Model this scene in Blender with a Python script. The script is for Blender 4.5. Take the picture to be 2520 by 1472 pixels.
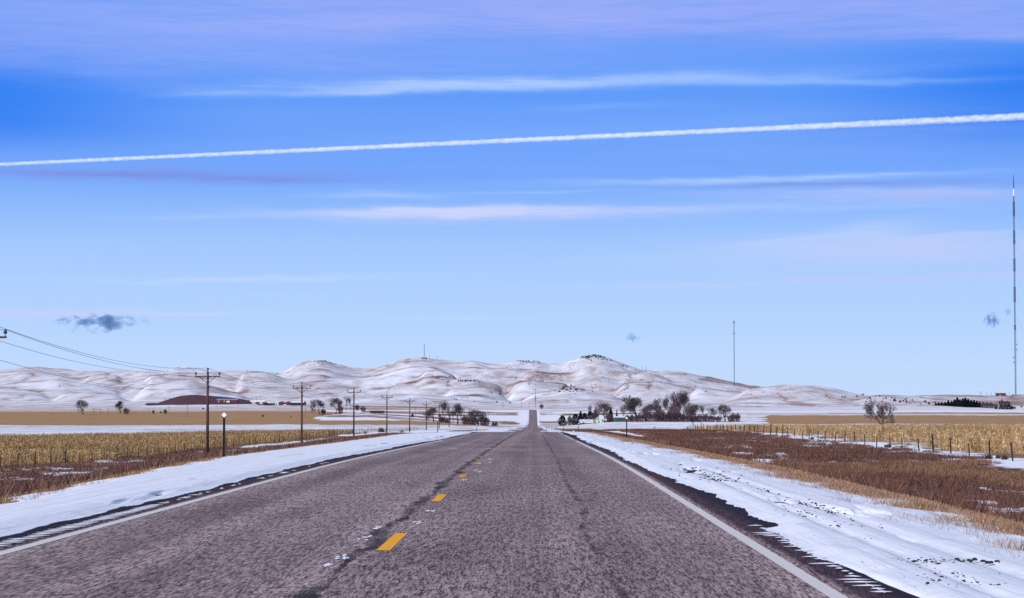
import bpy, math, random
import numpy as np
from mathutils import Matrix

for o in list(bpy.data.objects):
    bpy.data.objects.remove(o)
scene = bpy.context.scene
col = scene.collection
R = math.radians

# ------------------------------------------------------------------ camera
F, UC, VC, CZ = 5800.0, 1260.0, 736.0, 1.38          # focal length in units of the 2520 wide view
PITCH, YAW = math.atan(269 / 5800), math.atan(55 / 5800)
cam_d = bpy.data.cameras.new('camera')
cam = bpy.data.objects.new('camera', cam_d)
col.objects.link(cam)
cam.location = (0, 0, CZ)
cam.rotation_euler = (math.pi / 2 + PITCH, 0, YAW)
cam_d.sensor_width = 36
cam_d.lens = F / 2520 * 36
cam_d.clip_start = 0.3
cam_d.clip_end = 200000
scene.camera = cam
RM = np.array((Matrix.Rotation(YAW, 3, 'Z') @ Matrix.Rotation(math.pi / 2 + PITCH, 3, 'X')))

# ------------------------------------------------------------------ exposure / view
vs = scene.view_settings
vs.view_transform = 'Standard'
vs.look = 'None'
vs.exposure = 0.0
vs.gamma = 1.0
scene.cycles.use_denoising = False
scene.cycles.max_bounces = 6
scene.cycles.sample_clamp_indirect = 2.0
scene.cycles.sample_clamp_direct = 8.0
scene.cycles.transparent_max_bounces = 24

# ------------------------------------------------------------------ sun
SUN_EL, SUN_AZ = R(31), R(220)        # azimuth clockwise from +Y: behind and to the left
sd = bpy.data.lights.new('sun', 'SUN')
sd.energy = 4.3
sd.angle = R(0.55)
sd.color = (1.0, 0.93, 0.86)
sun = bpy.data.objects.new('sun', sd)
col.objects.link(sun)
sun.location = (-60, -40, 60)
sun.rotation_euler = (math.pi / 2 - SUN_EL, 0, math.pi - SUN_AZ)   # lamp shines down its -Z

# ------------------------------------------------------------------ node helpers
def lin(r, g, b):
    f = lambda c: (c / 255) / 12.92 if c <= 10 else (((c / 255) + 0.055) / 1.055) ** 2.4
    return (f(r), f(g), f(b))


class NT:
    def __init__(s, tree):
        s.t = tree
        s.n = tree.nodes
        s.l = tree.links

    def new(s, kind, **kw):
        nd = s.n.new(kind)
        for k, v in kw.items():
            setattr(nd, k, v)
        return nd

    def put(s, sock, v):
        if isinstance(v, bpy.types.NodeSocket):
            s.l.new(v, sock)
        elif isinstance(v, (tuple, list)):
            sock.default_value = (*v, 1.0) if len(v) == 3 and len(sock.default_value) == 4 else tuple(v)
        else:
            sock.default_value = v

    def m(s, op, a, b=0.0, c=0.0, clamp=False):
        nd = s.new('ShaderNodeMath', operation=op, use_clamp=clamp)
        s.put(nd.inputs[0], a)
        s.put(nd.inputs[1], b)
        s.put(nd.inputs[2], c)
        return nd.outputs[0]

    def add(s, a, b): return s.m('ADD', a, b)
    def sub(s, a, b): return s.m('SUBTRACT', a, b)
    def mul(s, a, b): return s.m('MULTIPLY', a, b)

    def ss(s, x, lo, hi):                                  # smoothstep
        nd = s.new('ShaderNodeMapRange', interpolation_type='SMOOTHSTEP')
        s.put(nd.inputs['Value'], x)
        s.put(nd.inputs['From Min'], lo)
        s.put(nd.inputs['From Max'], hi)
        return nd.outputs[0]

    def mr(s, x, lo, hi, a, b):
        nd = s.new('ShaderNodeMapRange')
        s.put(nd.inputs['Value'], x)
        for k, v in (('From Min', lo), ('From Max', hi), ('To Min', a), ('To Max', b)):
            s.put(nd.inputs[k], v)
        return nd.outputs[0]

    def mix(s, f, a, b, mode='MIX'):
        nd = s.new('ShaderNodeMix', data_type='RGBA', blend_type=mode)
        s.put(nd.inputs['Factor'], f)
        s.put(nd.inputs['A'], a)
        s.put(nd.inputs['B'], b)
        return nd.outputs['Result']

    def xyz(s, x, y, z=0.0):
        nd = s.new('ShaderNodeCombineXYZ')
        for i, v in enumerate((x, y, z)):
            s.put(nd.inputs[i], v)
        return nd.outputs[0]

    def noise(s, vec, scale=1.0, detail=3.0, rough=0.55, dist=0.0):
        nd = s.new('ShaderNodeTexNoise')
        s.put(nd.inputs['Vector'], vec)
        nd.inputs['Scale'].default_value = scale
        nd.inputs['Detail'].default_value = detail
        nd.inputs['Roughness'].default_value = rough
        nd.inputs['Distortion'].default_value = dist
        return nd.outputs['Fac']

    def pos(s):
        g = s.new('ShaderNodeNewGeometry')
        sp = s.new('ShaderNodeSeparateXYZ')
        s.l.new(g.outputs['Position'], sp.inputs[0])
        return g.outputs['Position'], sp.outputs[0], sp.outputs[1], sp.outputs[2]

    def obj(s):
        g = s.new('ShaderNodeTexCoord')
        sp = s.new('ShaderNodeSeparateXYZ')
        s.l.new(g.outputs['Object'], sp.inputs[0])
        return g.outputs['Object'], sp.outputs[0], sp.outputs[1], sp.outputs[2]

    def attr(s, name):
        return s.new('ShaderNodeAttribute', attribute_name=name)


# ------------------------------------------------------------------ sky
def build_world():
    w = bpy.data.worlds.new('World')
    scene.world = w
    w.use_nodes = True
    N = NT(w.node_tree)
    N.n.clear()
    out = N.new('ShaderNodeOutputWorld')
    bg = N.new('ShaderNodeBackground')
    bg.inputs['Strength'].default_value = 0.1
    N.l.new(bg.outputs[0], out.inputs['Surface'])
    sky = N.new('ShaderNodeTexSky', sky_type='NISHITA')
    sky.sun_disc = False
    sky.sun_elevation = SUN_EL
    sky.sun_rotation = SUN_AZ
    sky.altitude = 900
    sky.air_density = 1.1
    sky.dust_density = 0.2
    sky.ozone_density = 2.5
    tc = N.new('ShaderNodeTexCoord')
    sp = N.new('ShaderNodeSeparateXYZ')
    N.l.new(tc.outputs['Generated'], sp.inputs[0])
    dx, dy, dz = sp.outputs
    az = N.m('ARCTAN2', dx, dy)
    hyp = N.m('SQRT', N.m('MAXIMUM', N.sub(1.0, N.mul(dz, dz)), 0.0001))
    el = N.m('DIVIDE', dz, hyp)
    U = N.add(N.mul(az, 5800.0), 1315.0)
    V = N.sub(1005.0, N.mul(el, 5800.0))
    # clear-sky colour by elevation
    stops = [(1005, (196, 219, 250)), (900, (192, 218, 253)), (800, (182, 213, 254)), (700, (174, 208, 254)),
             (600, (162, 200, 254)), (500, (138, 184, 253)), (430, (118, 168, 252)), (350, (110, 163, 251)),
             (290, (110, 163, 251)), (230, (96, 156, 250)), (150, (98, 157, 250)), (60, (104, 157, 248)), (-60, (104, 156, 247))]
    ramp = N.new('ShaderNodeValToRGB')
    cr = ramp.color_ramp
    while len(cr.elements) < len(stops):
        cr.elements.new(0.5)
    for e, (v, c) in zip(cr.elements, stops):
        e.position = (1005 - v) / 1100
        e.color = (*lin(*c), 1)
    N.l.new(N.m('DIVIDE', N.sub(1005.0, V), 1100.0), ramp.inputs[0])
    c = ramp.outputs[0]
    # vignette-like falloff put into the sky colour, deeper blue towards both sides
    side = N.mul(N.ss(N.m('ABSOLUTE', N.sub(U, 1260.0)), 550.0, 1350.0),
                 N.mul(N.ss(V, 420.0, 300.0), N.ss(V, 60.0, 200.0)))
    c = N.mix(N.mul(side, 0.75), c, lin(12, 118, 242))
    v1 = N.xyz(N.mul(U, 1 / 420.0), N.mul(V, 1 / 34.0), 0.3)
    v2 = N.xyz(N.mul(U, 1 / 130.0), N.mul(V, 1 / 7.0), 4.0)
    n1 = N.noise(v1, 1.0, 4.0, 0.55, 0.35)
    n2 = N.noise(v2, 1.0, 5.0, 0.6, 0.4)
    n3 = N.noise(N.xyz(N.mul(U, 1 / 70.0), N.mul(N.add(V, N.mul(U, .02)), 1 / 3.2), 14.0), 1.0, 4.0, 0.65, 0.6)
    nv = N.noise(N.xyz(N.mul(U, 1 / 260.0), N.mul(V, 1 / 60.0), 9.0), 1.0, 3.0)
    Vd = N.add(V, N.mul(N.sub(nv, 0.5), 34.0))
    tex = N.add(N.add(N.mul(n1, 0.8), N.mul(n2, 0.45)), N.mul(n3, 0.25))
    texm = N.mr(tex, 0.52, 0.98, 0.35, 1.5)
    #        Uc    Vc   su   sv(up) sv(dn) slope  op   colour
    clouds = [(1500, 20, 2600, 90, 60, -0.004, .66, (150, 173, 248)),
              (1750, 45, 900, 70, 52, 0.004, .72, (160, 175, 248)),
              (2420, 100, 260, 26, 12, 0.05, .75, (150, 172, 249)),
              (700, 62, 620, 26, 34, -0.02, .70, (160, 178, 251)),
              (150, 120, 700, 60, 52, 0.01, .70, (142, 168, 249)),
              (900, 150, 800, 50, 40, 0.0, .60, (136, 170, 251)),
              (350, 190, 420, 22, 24, 0.02, .45, (122, 164, 251)),
              (1950, 165, 500, 16, 14, 0.0, .35, (112, 164, 252)),
              (1250, 203, 600, 15, 12, -0.024, .98, (172, 202, 254)),
              (1000, 218, 320, 9, 9, -0.05, .85, (170, 202, 254)),
              (1760, 198, 420, 10, 10, 0.014, .75, (154, 194, 254)),
              (2100, 204, 260, 6, 6, 0.0, .45, (140, 186, 254)),
              (540, 231, 120, 9, 7, -0.05, .65, (150, 190, 254)),
              (1500, 262, 170, 9, 8, -0.02, .45, (128, 178, 253)),
              (1300, 330, 1000, 25, 22, -0.045, .35, (134, 180, 253)),
              (2200, 330, 420, 16, 16, -0.03, .40, (126, 164, 248)),
              (430, 440, 480, 17, 13, 0.0, .98, (128, 152, 232)),
              (480, 441, 330, 7, 8, 0.004, .55, (118, 140, 222)),
              (1900, 385, 700, 40, 30, -0.03, .35, (128, 174, 251)),
              (1760, 404, 120, 6, 6, 0.02, .35, (112, 156, 240)),
              (1900, 440, 430, 7, 9, -0.012, .85, (172, 206, 254)),
              (1330, 470, 160, 4, 4, -0.02, .5, (170, 204, 254)),
              (2080, 456, 330, 5, 7, 0.008, .98, (132, 156, 226)),
              (2180, 478, 420, 10, 24, 0.01, .75, (176, 194, 250)),
              (1180, 523, 400, 12, 17, -0.008, 1.15, (206, 213, 251)),
              (1060, 520, 330, 6, 8, -0.02, .8, (200, 214, 253)),
              (1560, 514, 240, 7, 9, 0.0, .65, (196, 210, 252)),
              (620, 534, 260, 5, 6, -0.018, .75, (172, 202, 254)),
              (1000, 548, 220, 6, 5, 0.0, .4, (168, 198, 253)),
              (1980, 512, 420, 11, 10, 0.0, .5, (168, 200, 254)),
              (930, 483, 150, 9, 7, 0.0, .65, (168, 198, 253)),
              (2200, 612, 360, 26, 50, 0.0, 1.0, (190, 206, 252)),
              (2130, 575, 110, 20, 26, -0.10, .85, (184, 206, 252)),
              (1930, 596, 190, 5, 26, -0.07, .75, (182, 208, 254)),
              (2340, 582, 160, 4, 20, -0.02, .75, (190, 208, 252)),
              (1900, 640, 420, 20, 26, 0.0, .5, (182, 208, 254)),
              (2250, 690, 520, 11, 16, -0.01, .75, (186, 205, 252)),
              (1720, 700, 320, 4, 5, -0.016, .55, (190, 211, 254)),
              (600, 687, 320, 5, 7, -0.012, .95, (190, 216, 255)),
              (900, 676, 300, 3, 4, -0.01, .4, (186, 214, 255)),
              (180, 776, 320, 8, 11, 0.0, .85, (196, 209, 250)),
              (480, 772, 180, 3, 4, 0.0, .5, (200, 220, 254)),
              (700, 732, 160, 4, 4, 0.0, .35, (188, 216, 255)),
              (1120, 784, 160, 4, 4, 0.0, .45, (196, 220, 255))]
    for (uc, vc, su, up, dn, slope, op, rgb) in clouds:
        du = N.sub(U, float(uc))
        dv = N.sub(N.sub(Vd, float(vc)), N.mul(du, slope))
        s_up = N.m('GREATER_THAN', 0.0, dv)
        wid = N.add(N.mul(s_up, float(up)), N.mul(N.sub(1.0, s_up), float(dn)))
        q = N.m('DIVIDE', dv, wid)
        qu = N.mul(du, 1 / su)
        e = N.m('EXPONENT', N.mul(N.add(N.mul(q, q), N.mul(qu, qu)), -1.0))
        c = N.mix(N.m('MINIMUM', N.mul(N.mul(e, op), texm), 0.97), c, lin(*rgb))
    c10 = N.mix(1.0, c, (10.0, 10.0, 10.0), 'MULTIPLY')
    front = N.ss(el, 0.32, 0.18)
    N.l.new(N.mix(front, sky.outputs[0], c10), bg.inputs['Color'])


build_world()

# ------------------------------------------------------------------ layout helpers
def ray(u, v):
    return RM @ np.array(((u - UC) / F, (VC - v) / F, -1.0))


def at(u, v, Y):
    d = ray(u, v)
    return np.array((0, 0, CZ)) + d * (Y / d[1])


def xu(u, Y):
    return at(u, 1020, Y)[0]


def _h(ix, iy, seed):
    n = (ix * 374761393 + iy * 668265263 + seed * 1274126177) & 0x7fffffff
    n = ((n ^ (n >> 13)) * 1274126177) & 0x7fffffff
    n = ((n ^ (n >> 15)) * 668265263) & 0x7fffffff
    return (n & 0xffff) / 65535.0


def vnoise(x, y, seed=0):
    x = np.asarray(x, float)
    y = np.asarray(y, float)
    x, y = np.broadcast_arrays(x, y)
    fx, fy = np.floor(x), np.floor(y)
    ix, iy = fx.astype(np.int64), fy.astype(np.int64)
    tx, ty = x - fx, y - fy
    tx = tx * tx * tx * (tx * (tx * 6 - 15) + 10)
    ty = ty * ty * ty * (ty * (ty * 6 - 15) + 10)
    a = _h(ix, iy, seed) * (1 - tx) + _h(ix + 1, iy, seed) * tx
    b = _h(ix, iy + 1, seed) * (1 - tx) + _h(ix + 1, iy + 1, seed) * tx
    return a * (1 - ty) + b * ty


def fbm(x, y, octv=4, seed=0):
    s, a, t = 0.0, 1.0, 0.0
    for k in range(octv):
        s = s + a * vnoise(x * 2 ** k + 17.3 * k, y * 2 ** k + 9.1 * k, seed + k)
        t += a
        a *= 0.5
    return s / t                                          # 0..1


def sst(x, a, b):
    t = np.clip((x - a) / (b - a), 0, 1)
    return t * t * (3 - 2 * t)


def smooth_profile(pts, sig):
    ys = np.arange(-60, 12000, 4.0)
    p = np.array(pts, float)
    z = np.interp(ys, p[:, 0], p[:, 1])
    k = np.arange(-int(4 * sig / 4), int(4 * sig / 4) + 1) * 4.0
    w = np.exp(-(k / sig) ** 2 / 2)
    w /= w.sum()
    zz = np.convolve(np.pad(z, len(k) // 2, mode='edge'), w, mode='valid')
    return ys, zz + CZ


_ZR = smooth_profile([(-60, -1.38), (0, -1.38), (60, -1.39), (80, -1.49), (100, -1.60), (150, -1.87), (226, -2.24), (300, -3.15),
                      (400, -4.15), (450, -4.42), (530, -4.75), (600, -5.7), (730, -6.05), (1000, -7.8), (1500, -11.2),
                      (2000, -13.9), (2130, -14.0), (2250, -10.5), (2350, -6), (2450, -2.3), (2520, -1.6), (2700, -2), (3300, 6), (12000, 6)], 12)
_ZL = smooth_profile([(-60, -4.3), (0, -4.6), (100, -4.9), (206, -5.25), (276, -5.75), (450, -6.3), (573, -6.35), (650, -6.6),
                      (765, -7.6), (903, -8.8), (1110, -8.8), (1243, -8.9), (1600, -7.3), (2000, -5.2), (2600, -1.6),
                      (2900, 3.6), (3300, 8), (4200, 14), (5400, 20), (6500, -20), (12000, -60)], 30)
_ZRT = smooth_profile([(-60, -3.6), (0, -3.6), (70, -3.6), (166, -3.7), (250, -3.62), (337, -3.8), (409, -3.98), (500, -4.75),
                       (560, -5.4), (700, -6.0), (900, -6.2), (1360, -7.5), (1800, -5.9), (2400, -2.9), (2700, 0.5), (3300, 8),
                       (4200, 12), (5400, 16), (6500, -20), (12000, -60)], 24)


def prof(P, Y):
    return np.interp(Y, P[0], P[1])


def zr(Y): return prof(_ZR, Y)


def x_snow_left(Y):
    return np.interp(Y, [0, 20, 35, 76, 173, 260], [-7.0, -7.2, -8.0, -10.0, -11.6, -13.0])


# ridges of the hills: crest polylines in viewing directions, each at its own distance
RIDGES = [
    # (D, front width, back width, taper, points)
    (5200, 1500, 1000, 0, [(-900, 905), (-400, 915), (-150, 908), (0, 909), (67, 901.5), (112, 904), (195, 911), (262, 912), (325, 911), (355, 906), (390, 910),
                           (422, 905), (435, 903), (475, 904.5), (525, 911.5), (560, 910), (592, 908.5), (630, 913), (690, 915), (715, 905), (740, 893), (765, 886),
                           (783, 885), (800, 887), (830, 896), (865, 907), (890, 911), (930, 906), (965, 894), (1000, 883), (1015, 881), (1035, 881), (1080, 885.5),
                           (1120, 889), (1140, 887), (1160, 883.5), (1180, 886), (1210, 892), (1235, 893), (1252, 889), (1270, 885), (1285, 885.5), (1300, 887), (1325, 885),
                           (1345, 893), (1385, 892), (1410, 884), (1440, 875), (1460, 871.5), (1475, 872), (1490, 876), (1510, 884), (1545, 897), (1580, 909),
                           (1610, 911.5), (1650, 914), (1690, 918), (1720, 925), (1750, 934), (1790, 943), (1830, 948), (1880, 953), (1930, 955), (1990, 962),
                           (2050, 975), (2120, 984), (2300, 990), (2520, 990), (3400, 985)]),
    (5600, 700, 700, 20, [(840, 925), (860, 912), (890, 904), (930, 905), (970, 920)]),
    (4700, 700, 500, 60, [(160, 935), (180, 929), (225, 924), (262, 920), (300, 925), (345, 938)]),
    (4600, 650, 450, 60, [(315, 945), (340, 930), (365, 920), (405, 920), (450, 929), (512, 949), (560, 960)]),
    (4300, 700, 450, 50, [(-200, 952), (0, 944), (45, 941), (125, 935), (140, 935), (215, 946), (287, 961), (330, 970)]),
    (4050, 600, 350, 60, [(310, 962), (330, 953), (375, 944), (425, 935), (462, 934), (510, 946), (562, 963), (640, 970)]),
    (3900, 500, 300, 60, [(-300, 950), (0, 953), (45, 958), (125, 974), (160, 980)]),
    (3700, 450, 300, 50, [(110, 985), (135, 976), (182, 965), (225, 965), (270, 969), (330, 978)]),
    (4500, 700, 500, 40, [(560, 925), (600, 913), (630, 912), (650, 913), (674, 919), (710, 935), (754, 947), (789, 954), (830, 968)]),
    (4750, 500, 350, 40, [(750, 944), (777, 935), (798, 933), (833, 937), (880, 948)]),
    (4700, 800, 450, 60, [(815, 968), (830, 962), (869, 949), (917, 937), (984, 930), (1033, 919), (1078, 915), (1120, 918)]),
    (4400, 600, 350, 70, [(980, 935), (1030, 917), (1078, 908), (1108, 917), (1143, 930), (1180, 940)]),
    (4250, 700, 400, 50, [(900, 975), (984, 961), (1037, 949), (1090, 935), (1143, 928), (1168, 927.6), (1196, 938.5), (1232, 945.6), (1270, 960)]),
    (3850, 600, 350, 60, [(1060, 966), (1108, 953), (1161, 951), (1187, 952), (1214, 961.5), (1249, 975), (1285, 983)]),
    (3600, 450, 300, 70, [(840, 985), (960, 975), (1030, 968), (1070, 971), (1130, 978), (1240, 988)]),
    (4800, 600, 400, 50, [(1120, 920), (1143, 914), (1187, 909), (1219, 910), (1249, 917.5), (1276, 924), (1320, 934)]),
    (4600, 500, 350, 50, [(1250, 924), (1276, 917), (1320, 915), (1347, 917), (1391, 930), (1440, 942)]),
    (4100, 650, 400, 50, [(1220, 968), (1237, 955), (1267, 940), (1294, 930.6), (1317, 930), (1338, 935), (1382, 940), (1409, 949), (1440, 957)]),
    (3650, 600, 350, 60, [(1255, 984), (1290, 976), (1320, 969), (1365, 960), (1396, 951), (1412, 951), (1430, 957), (1459, 960), (1499, 969), (1560, 980)]),
    (4500, 600, 400, 60, [(1480, 935), (1547, 921), (1597, 919.6), (1620, 925), (1661, 940), (1700, 950)]),
    (4000, 600, 400, 60, [(1480, 960), (1520, 950), (1590, 943), (1640, 945), (1700, 952), (1760, 966)]),
    (3700, 500, 350, 60, [(1660, 972), (1696, 962), (1723, 950), (1751, 955), (1828, 965), (1880, 980)]),
    (3500, 700, 500, 100, [(1760, 962), (1830, 954), (1900, 955), (1950, 952.5), (1990, 951), (2030, 955), (2070, 963), (2110, 971), (2160, 977), (2240, 985)]),
    (3150, 500, 500, 100, [(2060, 985), (2120, 975), (2160, 973), (2250, 973), (2330, 972), (2380, 970.5), (2430, 972.5), (2460, 970.8), (2500, 969.5), (2600, 970), (2800, 966), (3300, 970)]),
    (3050, 260, 240, 30, [(350, 1003), (375, 996), (405, 986), (440, 976), (480, 973), (520, 974), (560, 978), (600, 984), (640, 991), (690, 996)]),
]


def _prep():
    out = []
    for (D, wf, wb, tap, pts) in RIDGES:
        p = np.array(pts, float)
        us = np.arange(p[0, 0], p[-1, 0] + 1, 2.0)
        v = np.interp(us, p[:, 0], p[:, 1])
        k = np.arange(-12, 13)
        w = np.exp(-(k / 4.0) ** 2 / 2)
        w /= w.sum()
        v = np.convolve(np.pad(v, 12, mode='edge'), w, mode='valid')
        P = np.array([at(u, vv, D) for u, vv in zip(us, v)])
        e = np.ones_like(us)
        if tap:
            e = sst(us, us[0], us[0] + tap) * sst(us, us[-1], us[-1] - tap)
        out.append((D, wf, wb, P[:, 0] / D, P[:, 2], e))
    return out


_R = _prep()


def base_height(X, Y):
    """valley floor: road profile, verges, ditches and fields"""
    zc, zl, zrt = zr(Y), prof(_ZL, Y), prof(_ZRT, Y)
    xs = x_snow_left(Y) + 0.6
    wl = np.interp(Y, [0, 300, 700, 1300, 2000, 2600], [17, 22, 26, 45, 170, 220])
    tl = sst(-X, -xs, -xs + wl)
    wr = np.interp(Y, [0, 300, 700, 1300, 2000, 2600], [7.5, 8.5, 14, 45, 170, 220])
    tr = sst(X, 5.7, 5.7 + wr)
    verge = -0.035 * np.clip(-X - 6.2, 0, 7) - 0.035 * np.clip(X - 3.2, 0, 5)
    z = zc + verge
    z = np.where(X < 0, z * (1 - tl) + zl * tl, z * (1 - tr) + zrt * tr)
    off = np.maximum(tl, tr)
    bump = (fbm(X / 9.0, Y / 9.0, 3, 5) - 0.5) * 0.5 + (fbm(X / 60.0, Y / 90.0, 3, 8) - 0.5) * np.interp(Y, [0, 300, 1500], [0.2, 0.5, 1.2])
    return z + off * bump


def hills_part(X, Y, B):
    acc = np.zeros_like(X)
    crest = np.zeros_like(X)
    scrub = np.zeros_like(X)
    s = X / np.maximum(Y, 1.0)
    wob = (fbm(X / 420.0, Y / 420.0, 3, 31) - 0.5)
    P = 9.0
    for i, (D, wf, wb, sx, zc, e) in enumerate(_R):
        h = np.interp(s, sx, zc, left=zc[0], right=zc[-1])
        env = np.interp(s, sx, e, left=e[0], right=e[-1])
        d = Y - D
        q = np.where(d < 0, -d / wf, d / wb) * (1 + 0.5 * wob * np.clip(np.abs(d) / 200, 0, 1))
        q = np.clip(q, 0, 1)
        pk = np.sqrt((1 - q) ** 2 + 0.0009) * (1 - q) ** 0.35
        S = 0.45 * 0.5 * (1 + np.cos(np.pi * q)) + 0.55 * np.clip(pk, 0, 1) * (q < 1)
        hk = np.clip(h - B, 0, None) * env * S
        acc += (hk / 60.0) ** P
        if i > 0:
            cw = (0.55 + 1.6 * np.abs(wob) * 2)
            crest = np.maximum(crest, np.exp(-((d + 6) / 24.0) ** 2) * env * np.clip(cw, 0, 1))
        if i == len(_R) - 1:
            scrub = S * env
    return (acc ** (1 / P)) * 60.0, crest, scrub


def Hgt(X, Y, full=False):
    X = np.asarray(X, float)
    Y = np.asarray(Y, float)
    X, Y = np.broadcast_arrays(X, Y)
    z = base_height(X, Y)
    crest = np.zeros_like(z)
    scrub = np.zeros_like(z)
    far = Y > 2500
    if far.any():
        hz, cr, sc = hills_part(X[far], Y[far], z[far])
        rough = ((fbm(X[far] / 110.0, Y[far] / 170.0, 5, 77) - 0.5) * 7.0 + (np.abs(fbm(X[far] / 190.0, Y[far] / 420.0, 3, 78) - 0.5)) * 20.0 - 3.0 - (0.5 - np.abs(fbm(X[far] / 75.0, Y[far] / 260.0, 3, 79) - 0.5)) * 9.0 + 3.6) * np.clip(hz / 26.0, 0, 1)
        z = z.copy()
        z[far] += hz + rough
        crest[far] = cr
        scrub[far] = sc
    if full:
        return z, crest, scrub
    return z


def gz(x, y): return float(Hgt(np.array([x]), np.array([y]))[0])


def hit(u, v):
    d = ray(u, v)
    Y = np.geomspace(12, 7000, 6000)
    X = d[0] / d[1] * Y
    Zr_ = CZ + d[2] / d[1] * Y
    below = np.nonzero(Zr_ <= Hgt(X, Y))[0]
    i = below[0] if len(below) else 5200
    return X[i], Y[i], gz(X[i], Y[i])


# ------------------------------------------------------------------ mesh helpers
def np_mesh(name, V, faces, mat=None, smooth=False):
    """V (n,3) ; faces: (m,k) array"""
    me = bpy.data.meshes.new(name)
    V = np.ascontiguousarray(V, np.float32)
    Fc = np.ascontiguousarray(faces, np.int32)
    me.vertices.add(len(V))
    me.vertices.foreach_set('co', V.ravel())
    m, k = Fc.shape
    me.loops.add(m * k)
    me.loops.foreach_set('vertex_index', Fc.ravel())
    me.polygons.add(m)
    me.polygons.foreach_set('loop_start', np.arange(0, m * k, k, dtype=np.int32))
    me.polygons.foreach_set('loop_total', np.full(m, k, np.int32))
    me.polygons.foreach_set('use_smooth', np.full(m, smooth, bool))
    me.update(calc_edges=True)
    if mat:
        me.materials.append(mat)
    return me


def vattr(me, name, arr):
    arr = np.ascontiguousarray(arr, np.float32)
    if arr.ndim == 1:
        a = me.attributes.new(name, 'FLOAT', 'POINT')
        a.data.foreach_set('value', arr)
    else:
        a = me.attributes.new(name, 'FLOAT_COLOR', 'POINT')
        if arr.shape[1] == 3:
            arr = np.concatenate([arr, np.ones((len(arr), 1), np.float32)], 1)
        a.data.foreach_set('color', np.ascontiguousarray(arr, np.float32).ravel())


def grid_faces(nr, nc):
    i = np.arange(nr * nc).reshape(nr, nc)
    return np.stack([i[:-1, :-1], i[:-1, 1:], i[1:, 1:], i[1:, :-1]], -1).reshape(-1, 4)


def link(name, me, parent=None, **props):
    o = bpy.data.objects.new(name, me)
    col.objects.link(o)
    if parent:
        o.parent = parent
    for k, v in props.items():
        o[k] = v
    return o


def thing(name, label, cat, loc=(0, 0, 0), rz=0.0, group=None):
    o = bpy.data.objects.new(name, None)
    o.empty_display_size = 0.2
    col.objects.link(o)
    o.location = loc
    o.rotation_euler = (0, 0, rz)
    o['label'] = label
    o['category'] = cat
    if group:
        o['group'] = group
    return o


def dup(root, loc, rz=0.0, label=None, scale=None, group=None):
    r = root.copy()
    col.objects.link(r)
    r.location = loc
    r.rotation_euler = (0, 0, rz)
    if scale is not None:
        r.scale = scale if isinstance(scale, tuple) else (scale,) * 3
    if label:
        r['label'] = label
    if group:
        r['group'] = group
    for ch in list(root.children):
        c = ch.copy()
        col.objects.link(c)
        c.parent = r
        for g in list(ch.children):
            d = g.copy()
            col.objects.link(d)
            d.parent = c
    return r


class MB:
    def __init__(s):
        s.v, s.f = [], []

    def box(s, c, size, rz=0.0, taper=1.0):
        x, y, z = (k / 2 for k in size)
        cs, sn = math.cos(rz), math.sin(rz)
        b = len(s.v)
        for dz in (-1, 1):
            t = taper if dz > 0 else 1.0
            for dx, dy in ((-1, -1), (1, -1), (1, 1), (-1, 1)):
                px, py = dx * x * t, dy * y * t
                s.v.append((c[0] + px * cs - py * sn, c[1] + px * sn + py * cs, c[2] + dz * z))
        s.f += [tuple(b + i for i in q) for q in ((3, 2, 1, 0), (4, 5, 6, 7), (0, 1, 5, 4), (1, 2, 6, 5), (2, 3, 7, 6), (3, 0, 4, 7))]
        return s

    def tube(s, pts, rad, n=6, cap=True):
        pts = [np.array(p, float) for p in pts]
        rad = rad if isinstance(rad, (list, tuple)) else [rad] * len(pts)
        b = len(s.v)
        ref = np.array((0.31, 0.87, 0.2))
        for i, p in enumerate(pts):
            d = pts[min(i + 1, len(pts) - 1)] - pts[max(i - 1, 0)]
            d = d / (np.linalg.norm(d) + 1e-9)
            a = np.cross(d, ref)
            a /= np.linalg.norm(a) + 1e-9
            c = np.cross(d, a)
            for k in range(n):
                t = 2 * math.pi * k / n
                s.v.append(tuple(p + rad[i] * (a * math.cos(t) + c * math.sin(t))))
        for i in range(len(pts) - 1):
            for k in range(n):
                s.f.append((b + i * n + k, b + i * n + (k + 1) % n, b + (i + 1) * n + (k + 1) % n, b + (i + 1) * n + k))
        if cap:
            s.f.append(tuple(b + k for k in reversed(range(n))))
            s.f.append(tuple(b + (len(pts) - 1) * n + k for k in range(n)))
        return s

    def lathe(s, prof_, c=(0, 0, 0), n=12):
        return s.tube([(c[0], c[1], c[2] + z) for r, z in prof_], [max(r, 1e-4) for r, z in prof_], n)

    def poly(s, *pts):
        b = len(s.v)
        s.v += [tuple(p) for p in pts]
        s.f.append(tuple(range(b, b + len(pts))))
        return s

    def prism(s, outline, y0, y1):
        """outline in (x,z), extruded along y"""
        b = len(s.v)
        n = len(outline)
        s.v += [(x, y0, z) for x, z in outline] + [(x, y1, z) for x, z in outline]
        s.f.append(tuple(range(b, b + n)))
        s.f.append(tuple(reversed(range(b + n, b + 2 * n))))
        for k in range(n):
            s.f.append((b + (k + 1) % n, b + k, b + n + k, b + n + (k + 1) % n))
        return s

    def mesh(s, name, mat, smooth=False):
        me = bpy.data.meshes.new(name)
        me.from_pydata(s.v, [], s.f)
        me.materials.append(mat)
        if smooth:
            for p in me.polygons:
                p.use_smooth = True
        return me

    def build(s, name, mat, parent=None, smooth=False, **props):
        return link(name, s.mesh(name, mat, smooth), parent, **props)


# ------------------------------------------------------------------ materials
def new_mat(name):
    m = bpy.data.materials.new(name)
    m.use_nodes = True
    N = NT(m.node_tree)
    b = m.node_tree.nodes['Principled BSDF']
    b.inputs['Specular IOR Level'].default_value = 0.25
    b.inputs['Roughness'].default_value = 0.85
    return m, N, b


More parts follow.
